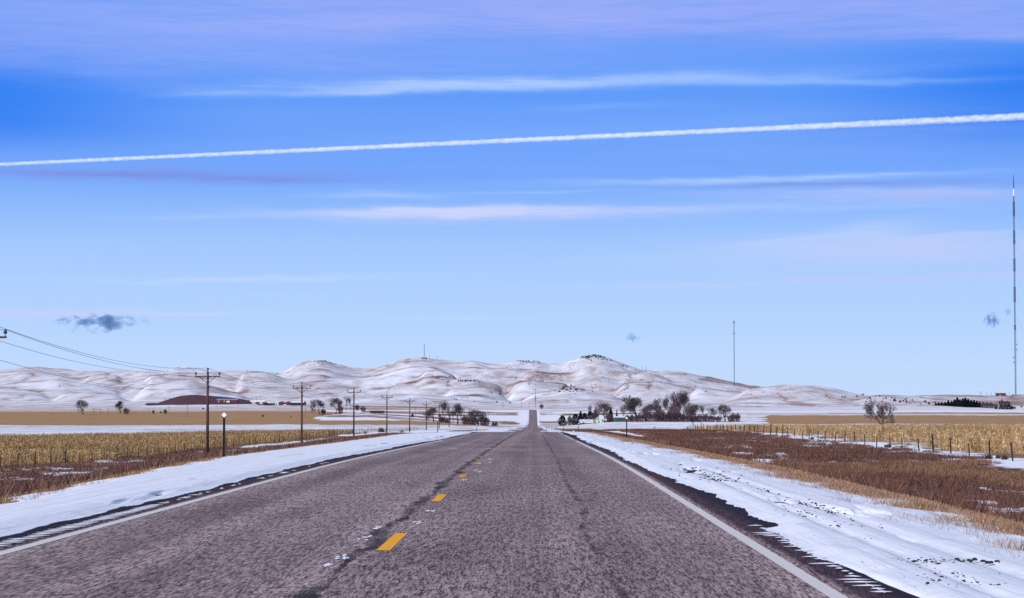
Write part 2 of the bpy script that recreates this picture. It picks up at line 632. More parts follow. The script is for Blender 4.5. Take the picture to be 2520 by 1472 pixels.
def simple(name, c1, c2=None, scale=4.0, rough=0.8, spec=0.25, metal=0.0, stretch=(1, 1, 1), bump=0.0):
    m, N, b = new_mat(name)
    c2 = c2 or tuple(k * 0.7 for k in c1)
    P, x, y, z = N.obj()
    v = N.xyz(N.mul(x, stretch[0]), N.mul(y, stretch[1]), N.mul(z, stretch[2]))
    f = N.noise(v, scale, 4.0, 0.6)
    N.put(b.inputs['Base Color'], N.mix(N.ss(f, 0.3, 0.7), c1, c2))
    b.inputs['Roughness'].default_value = rough
    b.inputs['Specular IOR Level'].default_value = spec
    b.inputs['Metallic'].default_value = metal
    if bump:
        bp = N.new('ShaderNodeBump')
        bp.inputs['Strength'].default_value = bump
        N.put(bp.inputs['Height'], f)
        N.put(b.inputs['Normal'], bp.outputs[0])
    return m


SNOW = (0.80, 0.81, 0.90)


def mat_ground():
    m, N, b = new_mat('ground_cover')
    P, x, y, z = N.pos()
    snow = N.attr('snow').outputs['Fac']
    soil = N.attr('soil').outputs['Color']
    soft = N.attr('soft').outputs['Fac']
    fur = N.attr('furrow').outputs['Fac']
    n1 = N.noise(P, 0.55, 5.0, 0.62)
    n2 = N.noise(P, 0.035, 5.0, 0.6)
    n3 = N.noise(N.xyz(N.mul(x, 0.03), N.mul(y, 0.45), 0.0), 1.0, 4.0, 0.6)
    n4 = N.noise(P, 0.009, 6.0, 0.62, 0.6)
    nn = N.add(N.mul(n1, 0.5), N.mul(n2, 0.5))
    nf = N.add(N.mul(n3, 0.7), N.mul(n2, 0.3))
    nsel = N.add(N.mul(nn, N.sub(1.0, fur)), N.mul(nf, fur))
    n5 = N.noise(N.xyz(N.mul(x, .13), N.mul(y, .05), 3.0), 1.0, 4.0, .65)
    nh = N.add(N.add(N.mul(n4, 0.4), N.mul(n2, 0.25)), N.mul(n5, 0.45))
    nh = N.add(N.mul(N.sub(nh, .55), 1.3), .52)
    hs = N.ss(soft, 0.2, 0.4)
    nsel = N.add(N.mul(nsel, N.sub(1.0, hs)), N.mul(nh, hs))
    val = N.add(snow, N.mul(N.sub(nsel, 0.5), 1.5))
    lo = N.sub(0.5, soft)
    hi = N.add(0.5, soft)
    mask = N.ss(val, lo, hi)
    g = N.noise(P, 3.0, 4.0, 0.7)
    sc = N.mix(N.ss(g, 0.25, 0.75), N.mix(1.0, soil, (0.62, 0.6, 0.6), 'MULTIPLY'), N.mix(1.0, soil, (1.3, 1.28, 1.22), 'MULTIPLY'))
    sc = N.mix(N.mul(N.ss(n2, 0.35, 0.65), 0.5), sc, N.mix(1.0, soil, (0.75, 0.68, 0.66), 'MULTIPLY'))
    sn = N.mix(N.ss(n1, 0.3, 0.7), (0.76, 0.79, 0.93), (0.83, 0.85, 0.96))
    N.put(b.inputs['Base Color'], N.mix(mask, sc, sn))
    bp = N.new('ShaderNodeBump')
    bp.inputs['Strength'].default_value = 0.5
    bp.inputs['Distance'].default_value = 0.25
    N.put(bp.inputs['Height'], N.add(n1, N.mul(g, 0.4)))
    N.put(b.inputs['Normal'], bp.outputs[0])
    b.inputs['Specular IOR Level'].default_value = 0.1
    return m


def mat_road():
    m, N, b = new_mat('asphalt')
    P, x, y, z = N.pos()
    fine = N.noise(N.xyz(N.mul(x, 55.0), N.mul(y, 4.5), 0.0), 1.0, 2.0, 0.75)
    coarse = N.noise(N.xyz(N.mul(x, 22.0), N.mul(y, 1.4), 8.0), 1.0, 2.0, 0.7)
    fine = N.add(N.mul(fine, 0.6), N.mul(coarse, 0.4))
    mid = N.noise(N.xyz(N.mul(x, 9.0), N.mul(y, 3.0), 2.0), 1.0, 4.0, 0.65)
    big = N.noise(N.xyz(N.mul(x, 0.8), N.mul(y, 0.12), 5.0), 1.0, 4.0, 0.6)
    lanes = N.noise(N.xyz(N.mul(x, 1.5), N.mul(y, 0.006), 1.0), 1.0, 3.0, 0.5)
    c = N.mix(N.ss(fine, 0.39, 0.61), (0.040, 0.029, 0.034), (0.50, 0.39, 0.415))
    c = N.mix(N.mul(N.ss(mid, 0.3, 0.7), 0.30), c, (0.165, 0.128, 0.150))
    k = N.add(N.mul(N.ss(big, 0.3, 0.7), 0.34), N.mul(N.ss(lanes, 0.35, 0.65), 0.32))
    c = N.mix(1.0, c, N.xyz(N.add(0.68, k), N.add(0.66, k), N.add(0.67, k)), 'MULTIPLY')
    # wheel paths polished a little darker
    for cx in (-4.0, -2.45, -0.05, 1.35):
        q = N.mul(N.sub(x, cx), 1 / 0.42)
        c = N.mix(N.mul(N.m('EXPONENT', N.mul(N.mul(q, q), -1.0)), 0.22), c, (0.075, 0.06, 0.078))
    dark = (0.020, 0.017, 0.022)
    # sealed joint left of the centre dashes
    wig = N.mul(N.sub(N.noise(N.xyz(N.mul(y, 0.35), 3.0, 0.0), 1.0, 4.0, 0.6), 0.5), 0.55)
    q = N.m('ABSOLUTE', N.sub(N.sub(x, -1.66), wig))
    wid = N.mr(N.noise(N.xyz(N.mul(y, 0.22), 7.0, 0.0), 1.0, 3.0), 0.35, 0.65, 0.025, 0.17)
    rag = N.noise(N.xyz(N.mul(x, 14.0), N.mul(y, 3.5), 3.0), 1.0, 4.0, 0.7)
    s = N.ss(N.add(N.m('DIVIDE', q, wid), N.mul(N.sub(rag, 0.5), 2.4)), 1.1, 0.5)
    s = N.mul(s, N.ss(y, 330.0, 160.0))
    c = N.mix(N.mul(s, N.mr(N.noise(N.xyz(N.mul(x, 3.0), N.mul(y, 0.5), 33.0), 1.0, 3.0), 0.35, 0.6, 0.3, 0.95)), c, dark)
    # wandering crack in the right lane
    wig = N.mul(N.sub(N.noise(N.xyz(N.mul(y, 0.10), 13.0, 0.0), 1.0, 5.0, 0.6), 0.5), 0.5)
    q = N.m('ABSOLUTE', N.sub(N.sub(x, 0.62), wig))
    pat = N.ss(N.noise(N.xyz(N.mul(x, 2.0), N.mul(y, 0.5), 17.0), 1.0, 4.0, 0.7), 0.4, 0.6)
    s = N.mul(N.ss(N.add(q, N.mul(N.sub(rag, 0.5), 0.14)), 0.07, 0.02), N.add(0.10, N.mul(pat, 0.60)))
    c = N.mix(s, c, dark)
    # transverse cracks
    wy = N.mul(N.sub(N.noise(N.xyz(N.mul(x, 0.9), 21.0, 0.0), 1.0, 4.0, 0.6), 0.5), 0.9)
    for (cy, xa, xb, op, w) in ((38.6, -0.4, 0.85, .75, .07), (23.9, -2.5, -1.55, .6, .06), (18.1, -2.3, -1.3, .6, .05), (17.4, -5.0, -3.2, .5, .05),
                                (62, -5, 2, .35, .12), (78, -4, 2, .5, .2), (98, -1, 2.2, .6, .4), (30.5, 0.9, 2.1, .35, .06), (118, -5, 2, .4, .5), (47, -4.5, -2, .35, .09)):
        q = N.m('ABSOLUTE', N.sub(N.sub(y, cy), wy))
        s = N.mul(N.ss(q, w, w * 0.3), N.mul(N.ss(x, xa - 0.1, xa + 0.15), N.ss(x, xb + 0.1, xb - 0.15)))
        c = N.mix(N.mul(s, op), c, dark)
    # shoulders: darker, wetter, wine-coloured chips
    sh = N.add(N.ss(x, -5.12, -5.24), N.ss(x, 2.26, 2.40))
    shc = N.mix(N.ss(fine, 0.35, 0.75), (0.022, 0.015, 0.026), (0.13, 0.078, 0.105))
    c = N.mix(sh, c, shc)
    # wet melt line beside the snow
    wet = N.add(N.ss(x, -5.40, -5.52), N.ss(x, 2.50, 2.70))
    c = N.mix(N.mul(wet, 0.75), c, (0.010, 0.009, 0.020))
    N.put(b.inputs['Base Color'], c)
    bp = N.new('ShaderNodeBump')
    bp.inputs['Strength'].default_value = 0.25
    bp.inputs['Distance'].default_value = 0.01
    N.put(bp.inputs['Height'], fine)
    N.put(b.inputs['Normal'], bp.outputs[0])
    b.inputs['Roughness'].default_value = 0.92
    b.inputs['Specular IOR Level'].default_value = 0.12
    return m


def mat_paint(name, rgb, under, wear=0.42):
    m, N, b = new_mat(name)
    P, x, y, z = N.pos()
    n = N.noise(N.xyz(N.mul(x, 30.0), N.mul(y, 9.0), 0.0), 1.0, 4.0, 0.7)
    n2 = N.noise(N.xyz(N.mul(x, 2.0), N.mul(y, 0.7), 4.0), 1.0, 3.0, 0.6)
    f = N.ss(N.add(N.mul(n, 0.6), N.mul(n2, 0.4)), wear - 0.08, wear + 0.05)
    N.put(b.inputs['Base Color'], N.mix(f, under, rgb))
    b.inputs['Roughness'].default_value = 0.7
    return m


def mat_snow():
    m, N, b = new_mat('snow')
    P, x, y, z = N.pos()
    n = N.noise(P, 2.2, 5.0, 0.6)
    tr = N.noise(N.xyz(N.mul(x, 3.5), N.mul(y, 0.10), 0.0), 1.0, 4.0, 0.6)
    d = N.noise(N.xyz(N.mul(x, 16.0), N.mul(y, 5.0), 0.0), 1.0, 3.0, 0.7)
    c = N.mix(N.ss(n, 0.3, 0.7), (0.75, 0.79, 0.94), (0.82, 0.85, 0.97))
    c = N.mix(N.mul(N.ss(d, 0.70, 0.78), 0.6), c, (0.16, 0.12, 0.11))
    N.put(b.inputs['Base Color'], c)
    bp = N.new('ShaderNodeBump')
    bp.inputs['Strength'].default_value = 0.45
    bp.inputs['Distance'].default_value = 0.10
    N.put(bp.inputs['Height'], N.add(N.mul(n, 0.4), tr))
    N.put(b.inputs['Normal'], bp.outputs[0])
    b.inputs['Roughness'].default_value = 0.6
    return m


def mat_vcol(name, rough=0.9, trans=0.0):
    m, N, b = new_mat(name)
    N.put(b.inputs['Base Color'], N.attr('tint').outputs['Color'])
    b.inputs['Roughness'].default_value = rough
    b.inputs['Specular IOR Level'].default_value = 0.1
    return m


M_GROUND, M_ROAD, M_SNOW = mat_ground(), mat_road(), mat_snow()
M_WHITE = mat_paint('edge_line_paint', (0.66, 0.64, 0.66), (0.19, 0.16, 0.18), 0.36)
M_YELLOW = mat_paint('yellow_paint', (0.86, 0.40, 0.010), (0.20, 0.13, 0.07), 0.40)
M_YELLOW2 = mat_paint('worn_yellow_paint', (0.80, 0.37, 0.015), (0.19, 0.14, 0.12), 0.50)
M_PLANT = mat_vcol('dry_plant')
M_POLE = simple('creosote_wood', (0.11, 0.062, 0.04), (0.03, 0.02, 0.02), 5.0, stretch=(3, 3, 0.35), bump=0.3)
M_POLE2 = simple('weathered_wood', (0.19, 0.15, 0.13), (0.09, 0.07, 0.07), 5.0, stretch=(3, 3, 0.35), bump=0.3)
M_DARK = simple('dark_iron', (0.03, 0.028, 0.04), (0.015, 0.015, 0.02), 8.0, rough=0.6)
M_INS = simple('brown_porcelain', (0.035, 0.025, 0.03), (0.02, 0.015, 0.02), 6.0, rough=0.3, spec=0.5)
M_WIRE = simple('aluminium_cable', (0.035, 0.045, 0.06), (0.025, 0.03, 0.04), 3.0, rough=0.6)
M_POST = simple('fence_post_wood', (0.035, 0.026, 0.026), (0.016, 0.012, 0.014), 6.0, stretch=(3, 3, 0.5))
M_STEEL = simple('green_black_steel', (0.022, 0.028, 0.028), (0.012, 0.014, 0.016), 9.0, rough=0.55)
M_REFL = simple('white_reflector', (0.82, 0.84, 0.90), (0.74, 0.76, 0.84), 12.0, rough=0.35, spec=0.5)
M_BARK = simple('bark', (0.075, 0.058, 0.060), (0.035, 0.026, 0.032), 3.0, stretch=(2, 2, 0.4))
M_TWIG = simple('twigs', (0.125, 0.092, 0.105), (0.07, 0.05, 0.062), 1.5)
M_SHRUB = simple('shrub_twigs', (0.135, 0.085, 0.11), (0.07, 0.042, 0.062), 1.2)
M_PALE = simple('pale_twigs', (0.20, 0.16, 0.19), (0.11, 0.085, 0.11), 1.5)
M_CEDAR = simple('cedar_foliage', (0.016, 0.022, 0.034), (0.007, 0.010, 0.018), 1.5, rough=0.9, spec=0.1)
M_SCRUB = simple('scrub_brush', (0.055, 0.045, 0.055), (0.03, 0.026, 0.034), 1.0)
M_MAROON = simple('maroon_siding', (0.145, 0.034, 0.042), (0.10, 0.024, 0.032), 1.2)
M_BRICK = simple('red_brick', (0.23, 0.07, 0.06), (0.15, 0.045, 0.045), 1.6)
M_WROOF = simple('snowy_roof', (0.80, 0.82, 0.90), (0.64, 0.68, 0.80), 0.9)
M_PROOF = simple('patchy_snow_roof', (0.78, 0.80, 0.88), (0.30, 0.27, 0.30), 1.3)
M_BROOF = simple('blue_metal_roof', (0.12, 0.20, 0.40), (0.30, 0.40, 0.60), 0.5, rough=0.5)
M_WALLW = simple('white_siding', (0.74, 0.73, 0.66), (0.62, 0.60, 0.56), 1.0)
M_MINT = simple('mint_siding', (0.50, 0.66, 0.46), (0.40, 0.56, 0.40), 1.2)
M_TEAL = simple('teal_siding', (0.045, 0.11, 0.12), (0.03, 0.07, 0.085), 1.2)
M_NAVY = simple('navy_shade', (0.025, 0.025, 0.055), (0.015, 0.015, 0.035), 1.2)
M_CREAM = simple('cream_siding', (0.66, 0.58, 0.40), (0.52, 0.45, 0.32), 1.2)
M_TANK = simple('teal_tank', (0.03, 0.17, 0.27), (0.02, 0.11, 0.20), 2.0, rough=0.5)
M_TURQ = simple('turquoise_paint', (0.03, 0.40, 0.44), (0.02, 0.30, 0.36), 2.0, rough=0.5)
M_GLASS = simple('dark_window', (0.03, 0.05, 0.05), (0.02, 0.03, 0.03), 2.0, rough=0.2, spec=0.5)
M_MARK = simple('yellow_marker', (0.85, 0.46, 0.01), (0.75, 0.36, 0.01), 5.0, rough=0.5)
M_PED = simple('pale_green_steel', (0.25, 0.36, 0.34), (0.18, 0.27, 0.27), 5.0, rough=0.6)
M_MAST = simple('galvanised_mast', (0.10, 0.15, 0.24), (0.07, 0.10, 0.17), 0.1, rough=0.6)
M_MASTD = simple('mast_panels', (0.03, 0.06, 0.16), (0.02, 0.04, 0.12), 0.1, rough=0.6)
M_MASTW = simple('white_mast_paint', (0.82, 0.80, 0.80), (0.74, 0.72, 0.72), 0.1, rough=0.6)
M_RUST = simple('rusty_red', (0.17, 0.045, 0.035), (0.11, 0.03, 0.03), 1.0)
M_ROCK = simple('dark_gravel', (0.05, 0.04, 0.045), (0.02, 0.017, 0.022), 9.0)

def ditch_snow(X, Y):
    a = fbm(X / 1.5, Y / 3.4, 4, 171)
    b = fbm(X / 22.0, Y / 40.0, 2, 172)
    return sst(a * .62 + b * .38, 0.51, 0.63) * .9


# ------------------------------------------------------------------ ground
def build_ground():
    rows = []
    y = 4.0
    while y < 9000:
        rows.append(y)
        if y < 600:
            st = max(0.16, y * 0.0075)
        elif y < 2500:
            st = 6.5
        elif y < 5500:
            st = 11
        else:
            st = 120
        y += st
    rows = np.array([-40, -20, -8, 0] + rows)
    t = np.linspace(-0.25, 0.25, 760)
    ext = np.geomspace(0.253, 0.75, 50)
    t = np.concatenate([-ext[::-1], t, ext])
    Y = np.repeat(rows[:, None], len(t), 1)
    X = t[None, :] * (np.maximum(Y, 0) + 45)
    Z, crest, scrub = Hgt(X, Y, True)
    under = sst(X, -7.1, -6.8) * sst(X, 3.9, 3.6)
    narrow = sst(X, -5.3, -5.0) * sst(X, 2.5, 2.2)
    wgt = sst(Y, 560, 700)
    xl_in = under * (1 - wgt) + narrow * wgt
    low = 0.25 + 0.35 * sst(Y, 400, 2000)
    Zg = Z - low * xl_in * sst(Y, 2740, 2600)
    zf, cf, sf = [a.ravel() for a in (Z, crest, scrub)]
    x, yy = X.ravel(), Y.ravel()
    n = len(x)
    soil = np.empty((n, 3), np.float32)
    snow = np.zeros(n)
    soft = np.full(n, 0.06)
    fur = np.zeros(n)

    def setr(mask, c=None, s=None, so=None, fu=None):
        if c is not None:
            soil[mask] = c
        if s is not None:
            snow[mask] = s if np.isscalar(s) else s[mask]
        if so is not None:
            soft[mask] = so
        if fu is not None:
            fur[mask] = fu
    ubear = x / np.maximum(yy, 1) * F + 1315
    w1 = (fbm(x / 70, yy / 70, 3, 11) - 0.5)
    DARK, TAN, GOLD, STUB = (0.125, 0.066, 0.058), (0.30, 0.19, 0.10), (0.25, 0.155, 0.07), (0.42, 0.265, 0.14)
    HILL = (0.345, 0.245, 0.245)
    soil[:] = STUB
    snow[:] = 0.2
    L, Rr = x < -1.4, x >= -1.4
    # ---- left side fields
    far_edge = np.interp(-x, [45, 60, 110, 300, 900], [625, 580, 455, 430, 430]) + w1 * 30
    setr(L & (yy < far_edge), GOLD, 0.28)
    setr(L & (yy >= far_edge) & (yy < 1243 + w1 * 40), (0.24, 0.17, 0.17), 0.60, 0.34, 1.0)
    setr(L & (yy >= 1243 + w1 * 40) & (yy < 2460), STUB, 0.06, 0.12)
    bu = ubear + w1 * 60
    midu = L & (bu > 790)
    setr(midu & (yy >= 1500) & (yy < 1840), (0.30, 0.2, 0.17), 0.82, 0.12, .6)
    setr(midu & (yy >= 1840) & (yy < 2300), (0.40, 0.25, 0.16), 0.22, 0.15, .6)
    setr(midu & (yy >= 2300) & (yy < 2560), STUB, 0.80, 0.15, .6)
    setr(L & (bu <= 790) & (yy >= 2330), (0.50, 0.36, 0.27), 0.42, 0.2, .8)
    setr(L & (yy >= 2560) & (yy < 2760), (0.46, 0.32, 0.24), 0.48, 0.2, .8)
    setr(L & (yy >= 2760), HILL, 0.72, 0.62)
    setr(L & (bu > 860) & (bu < 1085) & (yy > 2780) & (yy < 2860), (0.33, 0.19, 0.11), 0.1, 0.1)
    setr(L & (bu > 840) & (bu < 1065) & (yy > 2640) & (yy < 2690), (0.30, 0.18, 0.13), 0.15, 0.1)
    # ---- right side fields
    setr(Rr & (yy < 565 + w1 * 20) & (x > 35), (0.26, 0.165, 0.08), 0.50)
    snf = Rr & (((yy >= 455) & (x > 6) & (x < 36)) | ((yy >= 565 + w1 * 20) & (yy < 1000 + w1 * 40)))
    setr(snf, (0.24, 0.17, 0.17), 0.62, 0.34, 1.0)
    setr(Rr & (yy >= 940 + w1 * 30) & (yy < 1850), STUB, 0.04, 0.1)
    setr(Rr & (bu < 1880) & (yy >= 1230) & (yy < 1330), TAN, 0.35, 0.1)
    setr(Rr & (bu < 1880) & (yy >= 1000) & (yy < 1230), (0.3, 0.2, 0.17), 0.72, 0.15, .8)
    setr(Rr & (bu < 1880) & (yy >= 1330) & (yy < 1850), (0.3, 0.2, 0.17), 0.60, 0.2, .5)
    setr(Rr & (yy >= 1850), (0.40, 0.27, 0.24), 0.52, 0.45, .7)
    setr(Rr & (yy >= 2060) & (yy < 2190) & (bu > 2050), STUB, 0.15, 0.15, .5)
    setr(Rr & (yy >= 2190) & (yy < 2460), (0.35, 0.24, 0.2), 0.74, 0.3, .6)
    setr(Rr & (yy >= 2460), HILL, 0.70, 0.62)
    # ---- valley by the far stretch of road
    cor = (yy > 1250) & (yy < 2480) & (np.abs(x + 1.4) < 170 * sst(yy, 1250, 1900))
    band = fbm(x / 120, yy / 34, 3, 51)
    setr(cor, (0.30, 0.18, 0.13), np.where(band > 0.5, 0.78, 0.12), 0.12)
    # ---- hills
    hill = yy > 2760
    veg = fbm(x / 260, yy / 420, 4, 91) - 0.5
    gul = sst(np.abs(fbm(x / 75.0, yy / 260.0, 3, 79) - .5), .05, 0.0) * sst(fbm(x / 300, yy / 300, 2, 93), .45, .6)
    vfine = fbm(x / 22, yy / 60, 4, 92) - 0.5
    snow[hill] = (snow - 0.05 + veg * 0.5 + vfine * 0.9 - cf * 0.5 - gul * .45 - .16 * sst(yy, 3500, 3000))[hill]
    soil[hill & (cf > 0.25)] = (0.25, 0.165, 0.16)
    # wind-bared skyline strip on the right, and the dark scrub mound on the left
    wb_ = (fbm(x / 60, yy / 60, 3, 29) - .5) * 160
    bare = hill & (((bu > 1725) & (bu < 1880) & (yy + wb_ > 4930)) | ((bu > 1840) & (bu < 2050) & (yy + wb_ > 3440) & (yy < 4000)))
    snow[bare] -= 0.55
    hb = hill & (sf > 0.12) & L & (bu < 720)
    setr(hb, (0.105, 0.055, 0.068), 0.16, 0.1)
    # farm track, pale lane up to the farm
    # ---- road corridor near
    xs = x_snow_left(yy)
    nearL = L & (yy < 330 + w1 * 30) & (x > -47 + w1 * 2)
    setr(nearL, DARK, np.clip(0.12 + 0.95 * ditch_snow(x, yy) * sst(x, xs - 2.5, xs - 6), 0, 1), 0.05)
    mid = L & (yy >= 330 + w1 * 30) & (yy < 1250) & (x > -45)
    setr(mid, (0.24, 0.14, 0.11), np.clip(0.62 + 0.8 * (fbm(x / 18, yy / 60, 3, 13) - 0.5) * 2, 0, 1), 0.08)
    setr(L & (yy < 420) & (x > xs - 1.2 + w1 * .8) & (x <= -6.6), (0.22, 0.13, 0.08), 0.30, 0.05)
    setr(L & (x > xs + 0.4) & (x > -13) & (yy < 700), (0.06, 0.045, 0.05), 0.9, 0.06)
    nearR = Rr & (x > 5.0) & (x < 36) & (yy < 470)
    setr(nearR, DARK, np.clip(0.10 + 0.9 * ditch_snow(x, yy) * sst(x, 12, 17) + 0.5 * sst(x, 27.5 + w1 * 5, 31.5 + w1 * 5), 0, 1), 0.05)
    setr(Rr & (x > 5.0) & (x < 7.3 + w1 * 1.2) & (yy < 470), (0.31, 0.20, 0.14), 0.12, 0.06)
    setr(Rr & (x > 7.5) & (x < 16) & (yy > 290 + w1 * 40) & (yy < 430), DARK, 0.8, 0.06)
    setr(Rr & (x > 5.5) & (x < 17) & (yy >= 470) & (yy < 720), (0.26, 0.155, 0.11), 0.15, 0.08)
    setr(Rr & (x <= 5.6) & (yy < 700), (0.06, 0.045, 0.05), 0.9, 0.06)
    # snowy edges of the far road
    wq = w1 * 14 + (fbm(x / 5, yy / 22, 3, 19) - .5) * 9
    setr((yy > 560) & (yy < 2480) & (x > -6.5 - 8 * sst(yy, 1500, 2100) + wq * sst(yy, 700, 1500)) & (x < 3.2 + 3 * sst(yy, 1500, 2100) + wq * .4), (0.1, 0.08, 0.09), 0.72, 0.1)
    me = np_mesh('ground', np.stack([X, Y, Zg], -1).reshape(-1, 3), grid_faces(len(rows), len(t)), M_GROUND, True)
    vattr(me, 'snow', snow)
    vattr(me, 'soil', soil)
    vattr(me, 'soft', soft)
    vattr(me, 'furrow', fur)
    link('ground', me, kind='structure')


build_ground()

# ------------------------------------------------------------------ road
def strip_rows(y0, y1, k=0.01, mn=0.25, mx=12.0):
    r, y = [], y0
    while y < y1:
        r.append(y)
        y += min(mx, max(mn, abs(y) * k))
    return np.array(r + [y1])


def build_road():
    rows = strip_rows(-12, 2700, 0.012, 0.4, 10.0)
    w = sst(rows, 560, 700)
    xl, xr = -7.2 * (1 - w) - 5.2 * w, 4.0 * (1 - w) + 2.4 * w
    t = np.linspace(0, 1, 15)
    X = xl[:, None] + (xr - xl)[:, None] * t
    Y = np.repeat(rows[:, None], 15, 1)
    Z = Hgt(X, Y) + 0.012
    road = link('road', np_mesh('road', np.stack([X, Y, Z], -1).reshape(-1, 3), grid_faces(len(rows), 15), M_ROAD, True), kind='structure')

    def line(xc, wd, y0, y1, name, mat, dz, lab=None):
        rw = strip_rows(y0, y1, 0.012, 0.4, 10.0)
        X = np.stack([np.full_like(rw, xc - wd / 2), np.full_like(rw, xc + wd / 2)], 1)
        Y = np.repeat(rw[:, None], 2, 1)
        Z = Hgt(X, Y) + 0.012 + dz
        o = link(name, np_mesh(name, np.stack([X, Y, Z], -1).reshape(-1, 3), grid_faces(len(rw), 2), mat), road)
        if lab:
            o['label'] = lab
    line(-5.04, 0.14, -10, 130, 'edge_line', M_WHITE, 0.004)
    line(2.20, 0.13, -10, 125, 'edge_line', M_WHITE, 0.004)
    line(2.20, 0.11, 133, 170, 'edge_line', M_WHITE, 0.006)
    line(2.20, 0.11, 182, 330, 'edge_line', M_WHITE, 0.010)
    for k in range(11):
        y0 = 22.8 + 12.05 * k
        y1 = y0 + (3.15 if k == 0 else 2.8)
        line(-1.46, 0.135, y0, y1, 'centre_dash', M_YELLOW if k < 2 else M_YELLOW2, 0.004 + 0.0003 * k)
    # rumble strips: ribbed bands cut along both shoulders
    for (xa, xb, y0, y1) in ((-5.47, -5.19, 12, 110), (2.30, 2.60, 12, 60)):
        ng = int((y1 - y0) / 0.32)
        ph = np.array([0.0, 0.07, 0.16, 0.25])
        hz = np.array([0.016, 0.004, 0.004, 0.016])
        rw = (y0 + 0.32 * np.arange(ng)[:, None] + ph[None]).ravel()
        zz = np.tile(hz, ng)
        xs_ = np.linspace(xa, xb, 4)
        X = np.repeat(xs_[None], len(rw), 0)
        Y = np.repeat(rw[:, None], 4, 1)
        Z = Hgt(X, Y) + 0.012 + zz[:, None] * np.array([0.26, 1, 1, 0.26])[None]
        link('rumble_strip', np_mesh('rumble_strip', np.stack([X, Y, Z], -1).reshape(-1, 3), grid_faces(len(rw), 4), M_ROAD), road)
    # snow lying in the grooves
    rng = random.Random(5)
    mb = MB()

    def lens(xc, yc, hl, hw, dz):
        n = 9
        pts = []
        for k in range(n):
            a = 2 * math.pi * k / n
            j = 1 + rng.uniform(-.25, .25)
            X, Y = xc + hl * math.cos(a) * j, yc + hw * math.sin(a) * j
            pts.append((X, Y, gz(X, Y) + dz))
        b = len(mb.v)
        mb.v.append((xc, yc, gz(xc, yc) + dz + 0.008))
        mb.v.extend(pts)
        for k in range(n):
            mb.f.append((b, b + 1 + k, b + 1 + (k + 1) % n))
    y = 22.2
    while y < 60:
        if y < 33.2 or rng.random() < 0.35:
            k = rng.uniform(0.8, 1.05) if y < 33 else rng.uniform(0.2, 0.8)
            lens(-5.31 + rng.uniform(-.02, .02), y + 0.115, 0.145 * k, 0.06 * k, 0.030)
        y += 0.32
    y = 14.2
    while y < 27.4:
        k = rng.uniform(0.15, 1.0)
        if rng.random() > .18:
            lens(2.61 - 0.08 * k, y + 0.115 + rng.uniform(-.03, .03), 0.15 * k, 0.045, 0.030)
        y += 0.32
    # small patches of snow and ice left along the centre line
    for (u, v, a, b_) in ((1025, 1287, .05, .3), (1062, 1258, .05, .25), (845, 1372, .05, .7), (815, 1390, .04, .3), (900, 1325, .05, .4), (1172, 1158, .12, 1.2), (1195, 1136, .13, 1.6), (1140, 1181, .06, .6),
                          (1212, 1094, .12, 1.5), (1120, 1095, .1, 1.2), (1205, 1128, .08, 1.2), (930, 1300, .03, .3)):
        p = at(u, v, 8004 / (v - 1005))
        for _ in range(7):
            lens(p[0] + rng.uniform(-a, a), p[1] + rng.uniform(-b_, b_), rng.uniform(.008, .030) * (1 + a * 4), rng.uniform(.03, .13) * (1 + a * 6), 0.016)
    link('snow_patches', mb.mesh('snow_patches', M_SNOW), road, kind='stuff')


    # wind-blown drifts lying across the outer parts of the lanes in the dip
    rs = np.random.RandomState(2)
    for (y0, y1, xa, xb) in ((446, 462, -7.0, -3.0), (446, 460, .9, 3.6), (640, 668, -5.6, -2.8), (735, 775, -5.6, -2.5), (745, 790, 1.2, 2.9), (870, 930, -5.4, -2.3), (1040, 1120, -5.4, -2.6), (1060, 1130, 1.4, 2.6)):
        r = np.linspace(0, 1, 14)
        c = np.linspace(0, 1, 12)
        Y = y0 + (y1 - y0) * np.repeat(r[:, None], 12, 1)
        X = xa + (xb - xa) * np.repeat(c[None], 14, 0)
        th = .14 * sst(c[None], 0, .15) * sst(1 - c[None], 0, .4) * sst(r[:, None], 0, .3) * sst(1 - r[:, None], 0, .3) - .05 + .08 * (fbm(X, Y / 8, 3, 99) - .5)
        link('snow_drift', np_mesh('snow_drift', np.stack([X, Y, Hgt(X, Y) + .014 + th], -1).reshape(-1, 3), grid_faces(14, 12), M_SNOW, True), road)


build_road()


